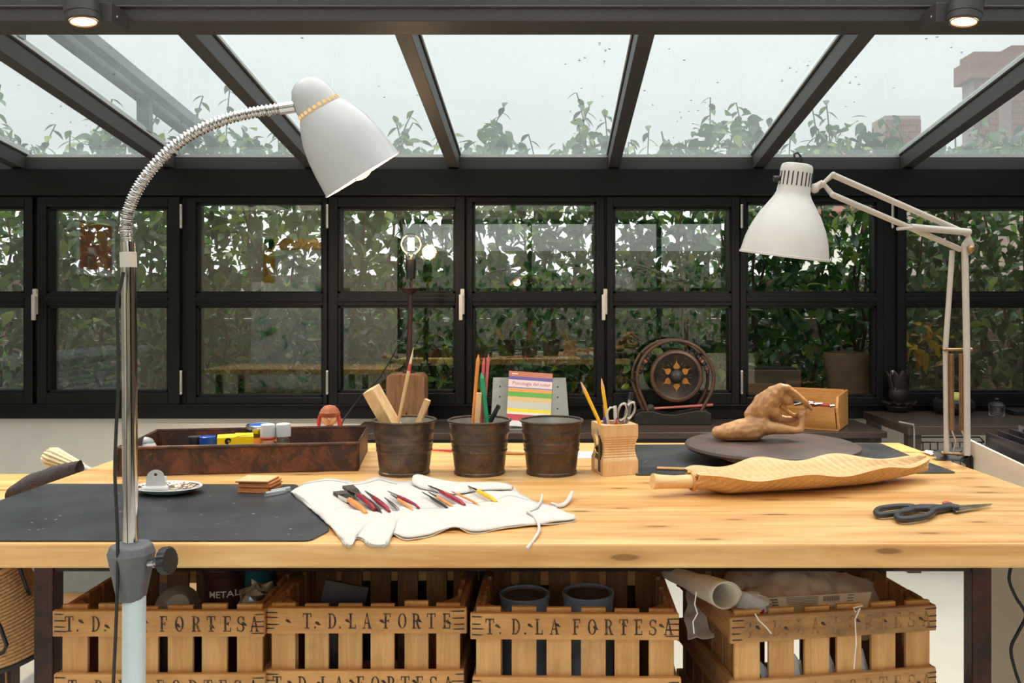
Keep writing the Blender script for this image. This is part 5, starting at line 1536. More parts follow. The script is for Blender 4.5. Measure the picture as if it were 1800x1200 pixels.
P('neck_ferrule', MB().tube([px(225, 445, GD), px(224, 425, GD)], .0105, 20), M['chrome'], gl, True)
neck = [(224, 428), (222, 400), (226, 370), (240, 336), (264, 300), (300, 262), (345, 231), (398, 209), (450, 197), (500, 190)]
np_ = [Vector(interp([tuple(px(x, y, GD)) for x, y in neck], i / 520)) for i in range(521)]
P('gooseneck', MB().tube(np_, [.0082 + .0014 * max(-.55, math.sin(2 * PI * i / 7.4)) for i in range(521)], 14), M['chrome'], gl, True)
P('shade_ferrule', MB().tube([px(493, 191, GD), px(519, 187, GD)], .0095, 20), M['chrome'], gl, True)
# shade
sk = GD / FPX
a0 = px(531, 144, GD); ad = Vector((.53, .215, -.85)).normalized()
u_, w_ = frame_of(ad)
MS = Matrix((u_, w_, ad)).transposed().to_4x4(); MS = Matrix.Translation(a0) @ MS
dome = [(0, -4), (14, -2), (25, 5), (33, 17), (37.5, 32), (40.5, 55)]
bell = [(43, 57.5), (47.5, 65), (54, 77), (62.5, 97), (68.5, 122), (72.5, 150), (76, 187), (77.5, 187.5), (77.5, 190), (75, 190)]
inb = [(r - 1.2, t) for r, t in bell[:-3]][::-1]
P('shade_cap', MB().lathe([(r * sk, t * sk) for r, t in dome], 48, MS), M['white'], gl, True)
shd = P('shade', MB().lathe([(r * sk, t * sk) for r, t in bell + [(73.5, 187)] + [(r - 1.5, t) for r, t in bell[:-4]][::-1]], 64, MS), M['white'], gl, True)
nH = 26
P('vent_webs', MB().lathe([(40.5 * sk, 55 * sk), (40.6 * sk, 55.6 * sk)], 64, MS), M['white'], shd, True)
gb = P('bulb', MB().ball(MS @ Vector((0, 0, 165 * sk)), .028, 20, 14), M['warm'], gl, True)
holes = MB()
for i in range(nH):
    a_ = 2 * PI * (i + .5) / nH
    nrm = (MS.to_3x3() @ Vector((math.cos(a_), math.sin(a_), 0))).normalized()
    cc = MS @ Vector((40.6 * sk * math.cos(a_), 40.6 * sk * math.sin(a_), 51 * sk))
    e1, e2 = frame_of(nrm)
    holes.add([cc + nrm * .0007 + (e1 * math.cos(2 * PI * j / 12) + e2 * math.sin(2 * PI * j / 12)) * .0028 for j in range(12)], [tuple(range(12))])
P('vent_hole', holes, emit('vent_glow', (1.0, .5, .16), 1.1), gl, True, kind='stuff')
ll = bpy.data.lights.new('gooseneck_bulb', 'POINT'); ll.energy = 2; ll.color = (1, .6, .3); ll.shadow_soft_size = .03
lo = bpy.data.objects.new('gooseneck_bulb', ll); lo.location = MS @ Vector((0, 0, 185 * sk)) + ad * .02; C.objects.link(lo)
lo.parent = gl; lo.location = lo.location - gl.location
cord = [(217, 478), (213, 500), (206, 530), (207, 580), (208, 640), (207, 700), (204, 760), (202, 830), (205, 900), (207, 960), (206, 1040), (203, 1120), (199, 1210), (196, 1330)]
S1('power_cord', MB().tube([Vector(interp([tuple(px(x, y, GD - .03)) for x, y in cord], i / 60)) for i in range(61)] , .0026, 8), M['cable'], 'black cord hanging beside the chrome lamp pole', 'cord', px(205, 900, GD - .03), world=True)
# ================================================================ SPRING-ARM CLAMP LAMP
AD = 2.2
al = T('clamp_lamp', 'ivory spring-arm desk lamp clamped to the table end', 'lamp', px(1690, 808, AD))
lw_ = .0062
def rod(x0, y0, x1, y1, d0, d1, w=.016, h=.012): return MB().bar(px(x0, y0, d0), px(x1, y1, d1), h, w, (0, 1, 0))
cb_ = MB().bb((px(1686, 0, AD).x, AD - .02, TZ - .0), (px(1706, 0, AD).x, AD + .03, TZ + .03))
P('clamp', MB().add([tuple(v) for v in (px(1646, 806, AD - .01), px(1662, 802, AD + .03), px(1694, 798, AD + .03), px(1706, 800, AD - .01), px(1706, 822, AD - .01), px(1690, 812, AD - .01))] +
                    [tuple(v + Vector((0, .03, .014))) for v in (px(1646, 806, AD - .01), px(1662, 802, AD + .03), px(1694, 798, AD + .03), px(1706, 800, AD - .01), px(1706, 822, AD - .01), px(1690, 812, AD - .01))],
                    [(0, 1, 2, 3, 4, 5), (11, 10, 9, 8, 7, 6), (0, 6, 7, 1), (1, 7, 8, 2), (2, 8, 9, 3), (3, 9, 10, 4), (4, 10, 11, 5), (5, 11, 6, 0)]), M['black'], al, True, .002)
P('clamp_screw', MB().bb((px(1690, 0, AD).x + .02, AD - .01, TZ - .09), (px(1706, 0, AD).x + .025, AD + .02, TZ + .01)), M['black'], al, True, .002)
P('lower_arm', MB().tube([px(1664, 797, AD + .01), px(1662, 610, AD + .01), px(1674, 440, AD + .01)], .0068, 10), M['ivory'], al, True)
P('lower_arm', MB().tube([px(1700, 800, AD - .01), px(1699, 600, AD - .01), px(1696, 436, AD - .01)], .0085, 10), M['ivory'], al, True)
for x in (1672, 1690):
    a = px(x, 622, AD); b = px(x + 1, 756, AD)
    n_ = 700
    P('spring', MB().tube([a.lerp(b, i / n_) for i in range(n_ + 1)], [.0062 + .0008 * math.sin(i * 2 * PI / 10) for i in range(n_ + 1)], 10), M['brass'], al, True)
    P('spring_link', MB().tube([px(x + 1, 756, AD), px(x + 8, 775, AD), px(x + 2, 797, AD)], .003, 8), M['steel'], al, True)
P('cross_pin', MB().tube([px(1660, 614, AD), px(1706, 614, AD)], .0035, 10).ball(px(1660, 614, AD), .005).ball(px(1707, 614, AD), .005), M['brass'], al, True)
P('cross_pin', MB().tube([px(1657, 796, AD), px(1708, 799, AD)], .0035, 10).ball(px(1657, 796, AD), .005).ball(px(1708, 799, AD), .005), M['brass'], al, True)
P('elbow_plate', MB().prism([(p.x, p.z) for p in (px(1688, 430, AD), px(1700, 412, AD), px(1708, 432, AD), px(1704, 445, AD), px(1690, 448, AD))], -.006, .006, Matrix.Translation((0, AD - .01, 0)) @ Matrix(((1, 0, 0, 0), (0, 0, 1, 0), (0, 1, 0, 0), (0, 0, 0, 1)))), M['ivory'], al, True, .001)
P('elbow_knob', MB().ball(px(1706, 437, AD - .02), .010, 14, 10), M['brass'], al, True)
SD2 = 2.06
P('upper_arm', MB().tube([px(1463, 307, SD2), px(1700, 411, AD)], .0075, 10), M['ivory'], al, True)
P('upper_arm', MB().tube([px(1463, 342, SD2), px(1688, 438, AD)], .0072, 10), M['ivory'], al, True)
P('spring_tube', MB().tube([px(1600, 399, 2.14), px(1704, 408, AD - .02)], .009, 14).tube([px(1577, 402, 2.13), px(1612, 400, 2.14)], .0045, 10), M['ivory'], al, True)
P('head_bracket', MB().tube([px(1465, 306, SD2), px(1447, 322, SD2), px(1463, 342, SD2)], .0065, 10).ball(px(1465, 306, SD2 - .01), .006).ball(px(1463, 342, SD2 - .01), .006).ball(px(1447, 322, SD2 - .01), .006).tube([px(1430, 331, SD2), px(1447, 322, SD2)], .009, 12).ball(px(1432, 331, SD2), .012), M['ivory'], al, True)
k2 = SD2 / FPX
a0 = px(1402, 287, SD2); ad = Vector((-.12, .10, -1)).normalized()
u_, w_ = frame_of(ad); MS2 = Matrix.Translation(a0) @ Matrix((u_, w_, ad)).transposed().to_4x4()
prof = [(0, 0), (20, .5), (25.5, 2.5), (27.5, 7), (28, 14), (28.5, 42), (29.5, 52), (33, 60), (41, 72), (53, 90), (64, 112), (72, 135), (76.5, 158), (77, 161), (78.5, 161.5), (78.5, 165), (76, 165), (74.8, 160), (70, 135), (62, 112), (51, 90), (39, 72), (31, 60), (27, 52)]
sh2 = P('shade', MB().lathe([(r * k2, t * k2) for r, t in prof], 64, MS2), M['shade'], al, True)
for i in range(22):                                     # vent slots in the neck
    a_ = 2 * PI * i / 22
    m = MB().box((0, 0, 0), (.0012, .0028, 24 * k2))
    m.xf(MS2 @ Matrix.Rotation(a_, 4, 'Z') @ Matrix.Translation((28.4 * k2, 0, 28 * k2)))
    P('vent_slot', m, M['black'], sh2, True)
P('switch', MB().tube([px(1372, 313, SD2), px(1360, 314, SD2)], [.006, .0075], 12), M['black'], al, True)
P('cord_loop', MB().tube([px(1402, 290, SD2), px(1397, 280, SD2), px(1396, 271, SD2), px(1402, 268, SD2), px(1407, 274, SD2), px(1405, 290, SD2)], .0028, 8), M['cable'], al, True)
P('cord_grip', MB().tube([px(1405, 289, SD2), px(1405, 279, SD2)], .008, 12), M['black'], al, True)
P('bulb', MB().ball(MS2 @ Vector((0, 0, 120 * k2)), .03, 16, 12), M['white'], al, True)

# ================================================================ LOW CONSOLE AND WHAT STANDS ON IT
KZ = .61
co = T('console', 'long low dark wooden console under the windows', 'console', (.3, 3.95, 0), .022)
CO = Matrix.LocRotScale(Vector((.3, 3.95, 0)), Euler((0, 0, .022)), None)
P('top', MB().bb((-1.235, 0, KZ - .03), (1.27, .40, KZ)), M['console'], co, False, .003)
P('apron', MB().bb((-1.18, .03, KZ - .12), (1.2, .05, KZ - .03)), M['ebony'], co)
for x in (-1.16, 0, 1.2):
    for y in (.04, .33): P('leg', MB().bb((x - .025, y, 0), (x + .025, y + .05, KZ - .03)), M['console'], co, False, .002)
P('back_panel', MB().bb((-1.16, .36, .05), (1.0, .375, KZ - .03)), M['ebony'], co)
P('bottom_shelf', MB().bb((-1.16, .06, .12), (1.0, .36, .14)), M['ebony'], co)
KT = KZ + .0005
# filament bulb lamp on a wooden block
BD4 = 4.12
q = px(716, 0, BD4)
bl_ = T('bulb_lamp', 'bare filament bulb on an iron rod set in a notched wood block', 'lamp', (q.x, BD4, KT))
bh = EYE - (655 - VY) * BD4 / FPX - KT
bw = .092
out = [(-bw, 0), (-.012, 0), (.004, .078), (.03, 0), (bw, 0), (bw, bh - .02), (bw - .02, bh), (-bw + .02, bh), (-bw, bh - .02)]
P('block', MB().prism(out, -.06, .06, Matrix(((1, 0, 0, 0), (0, 0, 1, 0), (0, 1, 0, 0), (0, 0, 0, 1)))), M['block'], bl_, False, .006)
rx = px(721, 0, BD4).x - q.x
zz = lambda y: EYE - (y - VY) * BD4 / FPX - KT
P('rod_foot', MB().lathe([(.03, bh), (.03, bh + .006), (.016, bh + .012), (0, bh + .012)], 20, Matrix.Translation((rx - .006, 0, 0))), M['leg'], bl_)
P('rod', MB().tube([(rx - .008, 0, bh), (rx - .004, 0, zz(600)), (rx + .002, 0, zz(515))], [.013, .0125, .011], 14), M['leg'], bl_)
P('drip_plate', MB().lathe([(0, zz(516)), (.02, zz(516)), (.045, zz(507)), (.044, zz(505.5)), (.015, zz(511)), (0, zz(511))], 24, Matrix.Translation((rx, 0, 0))), M['leg'], bl_)
P('wire_stub', MB().tube([(rx, 0, zz(512)), (rx + .003, 0, zz(488))], .004, 8).tube([(rx + .006, 0, zz(508)), (rx + .012, 0, zz(498)), (rx + .004, 0, zz(486))], .0025, 8), M['leg'], bl_)
P('socket', MB().lathe([(0, zz(490)), (.02, zz(490)), (.022, zz(487)), (.022, zz(476)), (.025, zz(474)), (.025, zz(456)), (.02, zz(454)), (0, zz(454))], 20, Matrix.Translation((rx + .003, 0, 0))), M['black'], bl_)
gr = .052; gz = zz(429)
P('globe', MB().lathe([(.017, zz(456)), (.018, zz(451)), (.026, gz - .046)] + [(gr * math.sin(a), gz - gr * math.cos(a)) for a in [PI * (.2 + .8 * i / 16) for i in range(16)]] + [(0, gz + gr)], 32, Matrix.Translation((rx + .004, 0, 0))), M['clear'], bl_)
fm = MB()
for i in range(6):
    a_ = 2 * PI * i / 6
    fm.tube([(rx + .004 + .013 * math.cos(a_), .013 * math.sin(a_), gz - .03), (rx + .004 + .012 * math.cos(a_), .012 * math.sin(a_), gz + .03)], .0022, 6)
P('filament', fm, M['filament'], bl_, kind='stuff')
ll = bpy.data.lights.new('filament_glow', 'POINT'); ll.energy = 3; ll.color = (1, .65, .35); ll.shadow_soft_size = .04
lo = bpy.data.objects.new('filament_glow', ll); C.objects.link(lo); lo.parent = bl_; lo.location = (rx + .004, -.07, gz)
cord = [(719, 545), (716, 570), (700, 606), (682, 640), (660, 672), (640, 690), (622, 712), (606, 734), (600, 748)]
S1('power_cord', MB().tube([Vector(interp([tuple(px(x, y, BD4 - .03 - .9 * max(0, (y - 700) / 60))) for x, y in cord], i / 40)) for i in range(41)], .0035, 8), M['cable'], 'black cord drooping from the filament bulb lamp', 'cord', px(660, 672, BD4), world=True)

# metal stand with the striped book
ED = 4.08
tilt = math.radians(14)
MTL = Matrix.Translation(((930 - VX) * ED / FPX, ED, KT)) @ Matrix.Rotation(-.06, 4, 'Z') @ Matrix.Rotation(-tilt, 4, 'X')
es = T('book_stand', 'grey drilled metal plate tilted back as a book stand', 'book stand', ((930 - VX) * ED / FPX, ED, KT))
pw, phh = .185, .245
P('plate', MB().add([(-pw, -.002, 0), (pw + .01, -.002, 0), (pw - .012, -.002, phh), (-pw + .005, -.002, phh), (-pw, .002, 0), (pw + .01, .002, 0), (pw - .012, .002, phh), (-pw + .005, .002, phh)], [(0, 1, 2, 3), (7, 6, 5, 4), (0, 4, 5, 1), (1, 5, 6, 2), (2, 6, 7, 3), (3, 7, 4, 0)]).xf(MTL), M['slate'], es, True)
for sx in (-1, 1):
    for zq in (.20, .15, .095): P('bolt_hole', MB().lathe([(0, 0), (.0045, 0)], 12, MTL @ Matrix.Translation((sx * .145 if sx < 0 else .135, -.0026, zq)) @ Matrix.Rotation(PI / 2, 4, 'X')), M['black'], es, True)
P('foot', MB().bb((-pw, -.07, 0), (pw, 0, .004)).xf(Matrix.Translation(es.location) @ Matrix.Rotation(-.06, 4, 'Z')), M['slate'], es, True)
P('strut', MB().bar(MTL @ Vector((0, .002, .17)), Vector(es.location) + Vector((0, .16, 0.004)), .05, .004), M['slate'], es, True)
bkw, bkh, bkt = .105, .262, .016
MBK = MTL @ Matrix.Translation((-.004, -.014, .0045)) @ Matrix.Rotation(.03, 4, 'Y') @ Matrix.Rotation(.22, 4, 'Z')
bk = T('book', 'striped paperback titled Psicología del color on the metal stand', 'book', ((930 - VX) * ED / FPX, ED, KT + .005))
P('pages', MB().bb((-bkw + .003, -bkt + .002, .002), (bkw - .003, -.002, bkh - .003)).xf(MBK), M['paper'], bk, True)
P('cover', MB().bb((-bkw, -.002, 0), (bkw, 0, bkh)).bb((-bkw - .001, -bkt, 0), (-bkw + .001, 0, bkh)).bb((-bkw, -bkt, 0), (bkw, -bkt + .002, bkh)).xf(MBK), M['paper'], bk, True)
stripes = [(.0, .10, (240, 240, 240)), (.10, .215, (206, 78, 84)), (.215, .255, (240, 238, 236)), (.255, .32, (244, 226, 70)), (.32, .45, (204, 204, 196)), (.45, .535, (226, 196, 140)), (.535, .625, (104, 176, 84)), (.625, .69, (238, 164, 92)), (.69, .712, (104, 148, 208)), (.712, .845, (244, 214, 216)), (.845, .905, (108, 92, 168)), (.905, 1.0, (196, 124, 104))]
for a, b, c in stripes:
    P('stripe', MB().bb((-bkw - .0014, -bkt - .0006, bkh * a), (bkw, -bkt + .0003, bkh * b)).bb((-bkw - .0014, -bkt, bkh * a), (-bkw - .0009, 0, bkh * b)).xf(MBK), plain('stripe_%d_%d_%d' % c, srgb(*c), .35, 0, .01), bk, True)
tm_ = text_mesh('Psicología del color', .0235); tm_.xf(MBK @ Matrix.Translation((.004, -bkt - .0012, bkh * .78)) @ UP)
P('title', tm_, plain('title_ink', srgb(150, 110, 140), .5), bk, True)
P('publisher_mark', MB().bb((-bkw + .012, -bkt - .0012, bkh * .945), (-bkw + .042, -bkt - .0008, bkh * .96)).xf(MBK), M['paper'], bk, True)

# gong in a double ring frame
GY = 4.27
gX = (1184 - VX) * GY / FPX; gs = GY / FPX
go = T('gong', 'small dark gong with gold flower hung in a double bentwood ring', 'gong', (gX, GY, KT), -.05)
gz0 = lambda y: EYE - (y - VY) * GY / FPX - KT
base_o = [(-.195, 0), (.18, 0), (.18, gz0(724)), (.15, gz0(719)), (.11, gz0(718.5)), (.06, gz0(722)), (0, gz0(726)), (-.06, gz0(725)), (-.11, gz0(720)), (-.17, gz0(721)), (-.195, gz0(727))]
TXZ = Matrix(((1, 0, 0, 0), (0, 0, 1, 0), (0, 1, 0, 0), (0, 0, 0, 1)))
for yy in (-.065, .045): P('base_board', MB().prism(base_o, yy, yy + .022, TXZ), M['ebony'], go, False, .003)
P('base_bridge', MB().bb((-.16, -.043, .005), (-.12, .045, .05)).bb((.1, -.043, .005), (.14, .045, .05)), M['ebony'], go)
rcx, rcz, rr_ = (1186 - VX) * gs - gX, gz0(664), .189
for yy, dx in ((-.035, .0), (.03, -.02)):
    pts = [(rcx + dx - .135, yy, gz0(722))] + [(rcx + dx + rr_ * math.cos(a) * (1.0), yy, rcz + rr_ * math.sin(a)) for a in [PI * 1.14 - (PI * 1.28) * i / 30 for i in range(31)]] + [(rcx + dx + .125, yy, gz0(722))]
    P('ring', MB().tube(pts, .0085, 10), M['ring_wood'], go)
for a in (PI * .78, PI * 1.02, PI * .22):
    P('spacer', MB().tube([(rcx + rr_ * math.cos(a), -.04, rcz + rr_ * math.sin(a)), (rcx - .02 + rr_ * math.cos(a), .035, rcz + rr_ * math.sin(a))], .008, 8), M['ebony'], go)
gcx, gcz = (1188 - VX) * gs - gX, gz0(660)
MG = Matrix.Translation((gcx, -.03, gcz)) @ Matrix.Rotation(PI / 2, 4, 'X') @ Matrix.Scale(1.07, 4)
P('disc', MB().lathe([(0, .006), (.1, .004), (.106, .008), (.118, .004), (.123, -.01), (.121, -.05), (.116, -.05), (.112, -.008), (0, -.004)], 56, MG), M['bronze'], go)
P('disc_rim', MB().lathe([(.104, .008), (.108, .0115), (.118, .0085), (.1235, -.002)], 56, MG), M['ring_wood'], go)
P('boss', MB().lathe([(.031, .005), (.0305, .014), (.025, .026), (.014, .033), (0, .035)], 28, MG), M['handle'], go)
for i in range(6):
    a = PI / 6 + PI / 3 * i + PI / 3 * .0 + (PI / 6 - PI / 6)
    a = PI / 2 + i * PI / 3
    m = MB(); pet = [(.034, -.009), (.041, -.0155), (.050, -.0135), (.058, -.006), (.064, -.0022), (.08, 0), (.064, .0022), (.058, .006), (.050, .0135), (.041, .0155), (.034, .009)]
    m.add([(r_, t_, .0068) for r_, t_ in pet], [tuple(range(len(pet)))]); m.xf(MG @ Matrix.Rotation(a, 4, 'Z')); P('petal', m, M['gold'], go)
    m = MB(); fr = [(.05, .0), (.066, .012), (.082, .004), (.07, .001)]
    for sg in (-1, 1):
        m2_ = MB().add([(.046, sg * .022, .0068), (.058, sg * .0225, .0068), (.07, sg * .03, .0068), (.057, sg * .026, .0068)], [(0, 1, 2, 3)])
        m2_.xf(MG @ Matrix.Rotation(a, 4, 'Z')); m.v and None; m.add(m2_.v, m2_.f)
    P('flourish', m, M['ring_wood'], go, kind='stuff')
for sg in (-1, 1):
    for i in range(7):
        t_ = i / 6
        a = (PI * .23 + t_ * -.55) if sg > 0 else (PI * .77 + t_ * .55)
        rad = .16 + .01 * t_
        P('bead', MB().ball((rcx + rad * math.cos(a) - .005, -.01, rcz + rad * math.sin(a)), .0105 + .003 * (i % 2), 10, 8), [M['ebony'], M['ring_wood'], M['pinkstick'], M['ebony'], M['ring_wood'], M['ring_wood'], M['ebony']][i], go)
P('hanger', MB().tube([(gcx - .08, -.01, gcz + .085), (rcx - .11, -.01, rcz + .135)], .003, 6).tube([(gcx + .08, -.01, gcz + .085), (rcx + .11, -.01, rcz + .135)], .003, 6), M['ebony'], go, kind='stuff')
ml = T('gong_mallet', 'mallet with pink stick and dark padded head resting on the gong base', 'mallet', px(1140, 718, GY - .01))
P('stick', MB().tube([px(1145, 718, GY - .02), px(1253, 711.5, GY - .02)], [.006, .0075], 12), M['pinkstick'], ml, True)
P('head', MB().ball(px(1143, 716.5, GY - .02), .019, 14, 10, (1.1, 1, .95)), M['cloth'], ml, True)

# open wooden box with tools
WD = 4.16
BR = -.5
wb_ = T('wooden_box', 'open honey-coloured wooden box with slanted front', 'box', ((1425 - VX) * WD / FPX, WD, KT), BR)
zb = lambda y: EYE - (y - VY) * WD / FPX - KT
fwd, dep, ht, hf = .155, .22, .175, .112
side = [(-.10, .004), (dep - .1, .004), (dep - .1, ht), (-.13, ht - .012), (-.15, hf)]
TYZ = Matrix(((0, 0, 1, 0), (1, 0, 0, 0), (0, 1, 0, 0), (0, 0, 0, 1)))
for xx in (-.155, .143): P('side', MB().prism(side, xx, xx + .012, TYZ), M['honey'], wb_, False, .0015)
P('front', MB().add([(-.138, -.10, .004), (.138, -.10, .004), (.138, -.148, hf - .004), (-.138, -.148, hf - .004), (-.138, -.088, .004), (.138, -.088, .004), (.138, -.136, hf - .004), (-.138, -.136, hf - .004)], [(0, 1, 2, 3), (7, 6, 5, 4), (0, 4, 5, 1), (1, 5, 6, 2), (2, 6, 7, 3), (3, 7, 4, 0)]), M['honey'], wb_)
P('back', MB().bb((-.138, dep - .112, .004), (.138, dep - .1, ht)), M['honey'], wb_)
P('divider', MB().bb((-.138, .04, .004), (.138, .05, ht - .03)), M['honey'], wb_)
P('bottom', MB().bb((-.15, -.10, 0), (.15, dep - .1, .004)), M['honey'], wb_)
for i, (x, y, z, m_, lab) in enumerate(((-.07, -.04, .11, 'black', 'black-handled pliers lying in the open wooden box'), (-.02, -.06, .108, 'steel', 'steel pliers lying across the open wooden box'), (.045, -.03, .1, 'red', 'red-handled cutter in the open wooden box'))):
    pp = Matrix.LocRotScale(Vector(wb_.location), Euler((0, 0, BR)), None)
    g = lambda a, b, c: pp @ Vector((a, b, c))
    tl_ = T('pliers', lab, 'pliers', g(x, y, .03))
    P('grip', MB().tube([g(x - .04, y - .02, z), g(x, y - .01, z + .012), g(x + .05, y + .01, z + .006)], [.006, .008, .006], 10), M[m_], tl_, True)
    P('grip', MB().tube([g(x - .04, y + .03, z), g(x, y + .02, z + .01), g(x + .05, y + .015, z + .006)], [.006, .008, .006], 10), M[m_], tl_, True)
    P('jaw', MB().tube([g(x + .05, y + .012, z + .006), g(x + .085, y + .02, z + .01)], [.009, .003], 8), M['steel'], tl_, True)
S1('tool_roll_bundle', MB().box((0, 0, .035), (.24, .12, .065)), M['ebony'], 'dark padding inside the open wooden box', 'padding', tuple(Matrix.LocRotScale(Vector(wb_.location), Euler((0, 0, BR)), None) @ Vector((0, -.03, .005))), BR, bevel=.012)

# second dark table beside the console
sd = T('side_table', 'dark side table past the console end carrying the lotus holder', 'table', (2.4, 3.8, 0))
P('top', MB().bb((1.592, 3.80, .62), (3.3, 4.35, .66)), M['console'], sd, True, .003)
for x in (1.60, 3.2):
    for y in (3.82, 4.28): P('leg', MB().bb((x, y, 0), (x + .06, y + .05, .62)), M['console'], sd, True, .002)
ST_ = .6605
# lotus candle holder
lp_ = on(1580, 724, .66)
lh = T('lotus_holder', 'black carved lotus candle holder with tall inner petals', 'candle holder', (lp_.x, lp_.y, ST_))
P('cup', MB().lathe([(0, 0), (.035, 0), (.05, .01), (.062, .03), (.055, .045), (.03, .05), (.045, .07), (.05, .1), (.04, .125), (.03, .13), (0, .13)], 28), M['ebony'], lh)
def petal(m, r0, h, r1, w, az, z0, curl=0.0):
    def f(u, v):
        rr = r0 + (r1 - r0) * u + curl * u * u * .02; ww = w * math.sin(PI * min(1, .12 + .88 * u)) ** .7 * (v * 2 - 1)
        p = Vector((rr - abs(ww) * .25, ww, z0 + h * u))
        return Matrix.Rotation(az, 3, 'Z') @ p
    m.grid(f, 8, 4)
for i in range(8): m = MB(); petal(m, .035, .15, .052 - .02 * (i % 2), .028, 2 * PI * i / 8, .06, .6); P('petal', m, M['ebony'], lh, solid=.003)
for i in range(11): m = MB(); petal(m, .04, .05, .078, .022, 2 * PI * i / 11, .008, .5); P('petal', m, M['bronze'], lh, solid=.003)
q = on(1676, 727, .66)
bo = T('black_bowl', 'faceted black bowl behind the upright lamp arms', 'bowl', (q.x, q.y, ST_))
P('bowl', MB().lathe([(0, .003), (.05, .003), (.06, 0), (.085, .01), (.1, .035), (.098, .06), (.085, .075), (.08, .075), (.09, .055), (.06, .02), (0, .016)], 10, smooth=False), M['black'], bo)
S1('apple', MB().lathe([(0, .004), (.01, 0), (.024, .006), (.034, .025), (.034, .045), (.024, .06), (.01, .062), (0, .056)], 20), plain('apple_skin', srgb(226, 218, 120), .3, 0, .1), 'pale yellow apple sitting in the black bowl', 'apple', (q.x + .008, q.y - .01, ST_ + .045))
q = on(1752, 732, .66)
gj = T('glass_jar', 'small glass jar with black knob lid on the side table', 'jar', (q.x, q.y, ST_))
P('glass', MB().lathe([(0, 0), (.034, 0), (.038, .004), (.038, .05), (.034, .054)], 24), M['clear'], gj)
P('lid', MB().lathe([(.038, .052), (.04, .054), (.03, .066), (.015, .072), (.008, .076), (.012, .084), (.006, .09), (0, .091)], 24), M['black'], gj)
q = on(1800, 727, .66)
nb = T('closed_book', 'closed black book with a red mark on the side table', 'book', (q.x + .03, q.y, ST_), -.1)
P('cover', MB().bb((-.11, -.08, 0), (.11, .08, .022)), M['black'], nb, False, .002)
P('mark', MB().bb((-.02, -.02, .0222), (.03, .0, .0226)), M['red'], nb)
# wire basket under the side table
wk = T('wire_basket', 'wire basket hanging under the side table edge', 'basket', on(1640, 800, .5))
q0 = px(1587, 777, 3.85); q1 = px(1680, 777, 3.85)
hk = MB().tube([px(1580, 741, 3.79), px(1606, 746, 3.79), px(1607, 760, 3.79), px(1607, 800, 3.79)], .004, 8)
P('hook', hk, M['slate'], wk, True)
for i in range(9):
    x = 1622 + i * 13
    P('wire', MB().tube([px(x, 777, 3.85), px(x + 2, 830, 3.85)], .0028, 6), M['cable'], wk, True)
P('rim_wire', MB().tube([px(1620, 777, 3.85), px(1730, 777, 3.85), px(1722, 768, 4.15), px(1618, 768, 4.15)], .0035, 6, closed=True), M['cable'], wk, True)
for y in (800, 830): P('rim_wire', MB().tube([px(1621, y, 3.85), px(1730, y, 3.85), px(1722, y - 9, 4.15), px(1619, y - 9, 4.15)], .003, 6, closed=True), M['cable'], wk, True)

# ================================================================ BIN OF PLASTIC SLEEVES AT THE TABLE END
bn = T('sleeve_bin', 'cream open bin standing against the table end', 'bin', (1.33, 1.95, 0))
bx0 = 1.085
P('side', MB().add([(bx0, 1.55, .2), (bx0, 2.235, .2), (bx0, 2.235, .852), (bx0, 1.55, .80), (bx0 + .008, 1.55, .2), (bx0 + .008, 2.235, .2), (bx0 + .008, 2.235, .852), (bx0 + .008, 1.55, .80)], [(3, 2, 1, 0), (4, 5, 6, 7), (0, 1, 5, 4), (1, 2, 6, 5), (2, 3, 7, 6), (3, 0, 4, 7)]), M['cream'], bn, True)
P('side', MB().bb((1.56, 1.55, .2), (1.568, 2.235, .8)), M['cream'], bn, True)
P('end', MB().bb((bx0 + .008, 2.227, .2), (1.56, 2.235, .83)), M['cream'], bn, True)
P('end', MB().bb((bx0 + .008, 1.55, .2), (1.56, 1.558, .78)), M['cream'], bn, True)
P('floor_panel', MB().bb((bx0 + .008, 1.558, .2), (1.56, 2.227, .21)), M['cream'], bn, True)
for x in (bx0 + .03, 1.5):
    for y in (1.6, 2.18): P('leg', MB().bb((x, y, 0), (x + .03, y + .03, .2)), M['cream'], bn, True)
for i in range(9):
    xx = 1.108 + i * .03; zt_ = .872 + .005 * i
    lab = 'smoked plastic sleeve in the bin, %s from the table' % ['first', 'second', 'third', 'fourth', 'fifth', 'sixth', 'seventh', 'eighth', 'ninth'][i]
    mt_ = M['lilac'] if i in (3, 6) else M['folder']
    S1('plastic_sleeve', MB().add([(xx, 1.58, .212), (xx, 2.21, .212), (xx + .014, 2.20, zt_), (xx + .006, 1.58, zt_ - .02)] + [(xx + .006, 1.58, .212), (xx + .006, 2.21, .212), (xx + .02, 2.20, zt_), (xx + .012, 1.58, zt_ - .02)], [(3, 2, 1, 0), (4, 5, 6, 7), (0, 1, 5, 4), (1, 2, 6, 5), (2, 3, 7, 6), (3, 0, 4, 7)]), mt_, lab, 'sleeve', (xx, 1.9, .212), world=True, group='plastic sleeves in the bin')
for i, (xx, z0_, z1_) in enumerate(((1.20, .86, .892), (1.30, .875, .915))):
    t = T('perforated_strip', ['clear punched strip low among the plastic sleeves', 'clear punched strip standing highest in the sleeve bin'][i], 'plastic strip', (xx, 1.9, .22))
    P('strip', MB().bb((xx, 1.6, .22), (xx + .002, 2.19, z1_)), M['plastic_clear'], t, True)
    for k in range(14): P('slot', MB().bb((xx - .0006, 2.16 - k * .04, z1_ - .018), (xx - .0001, 2.166 - k * .04, z1_ - .008)), M['black'], t, True)
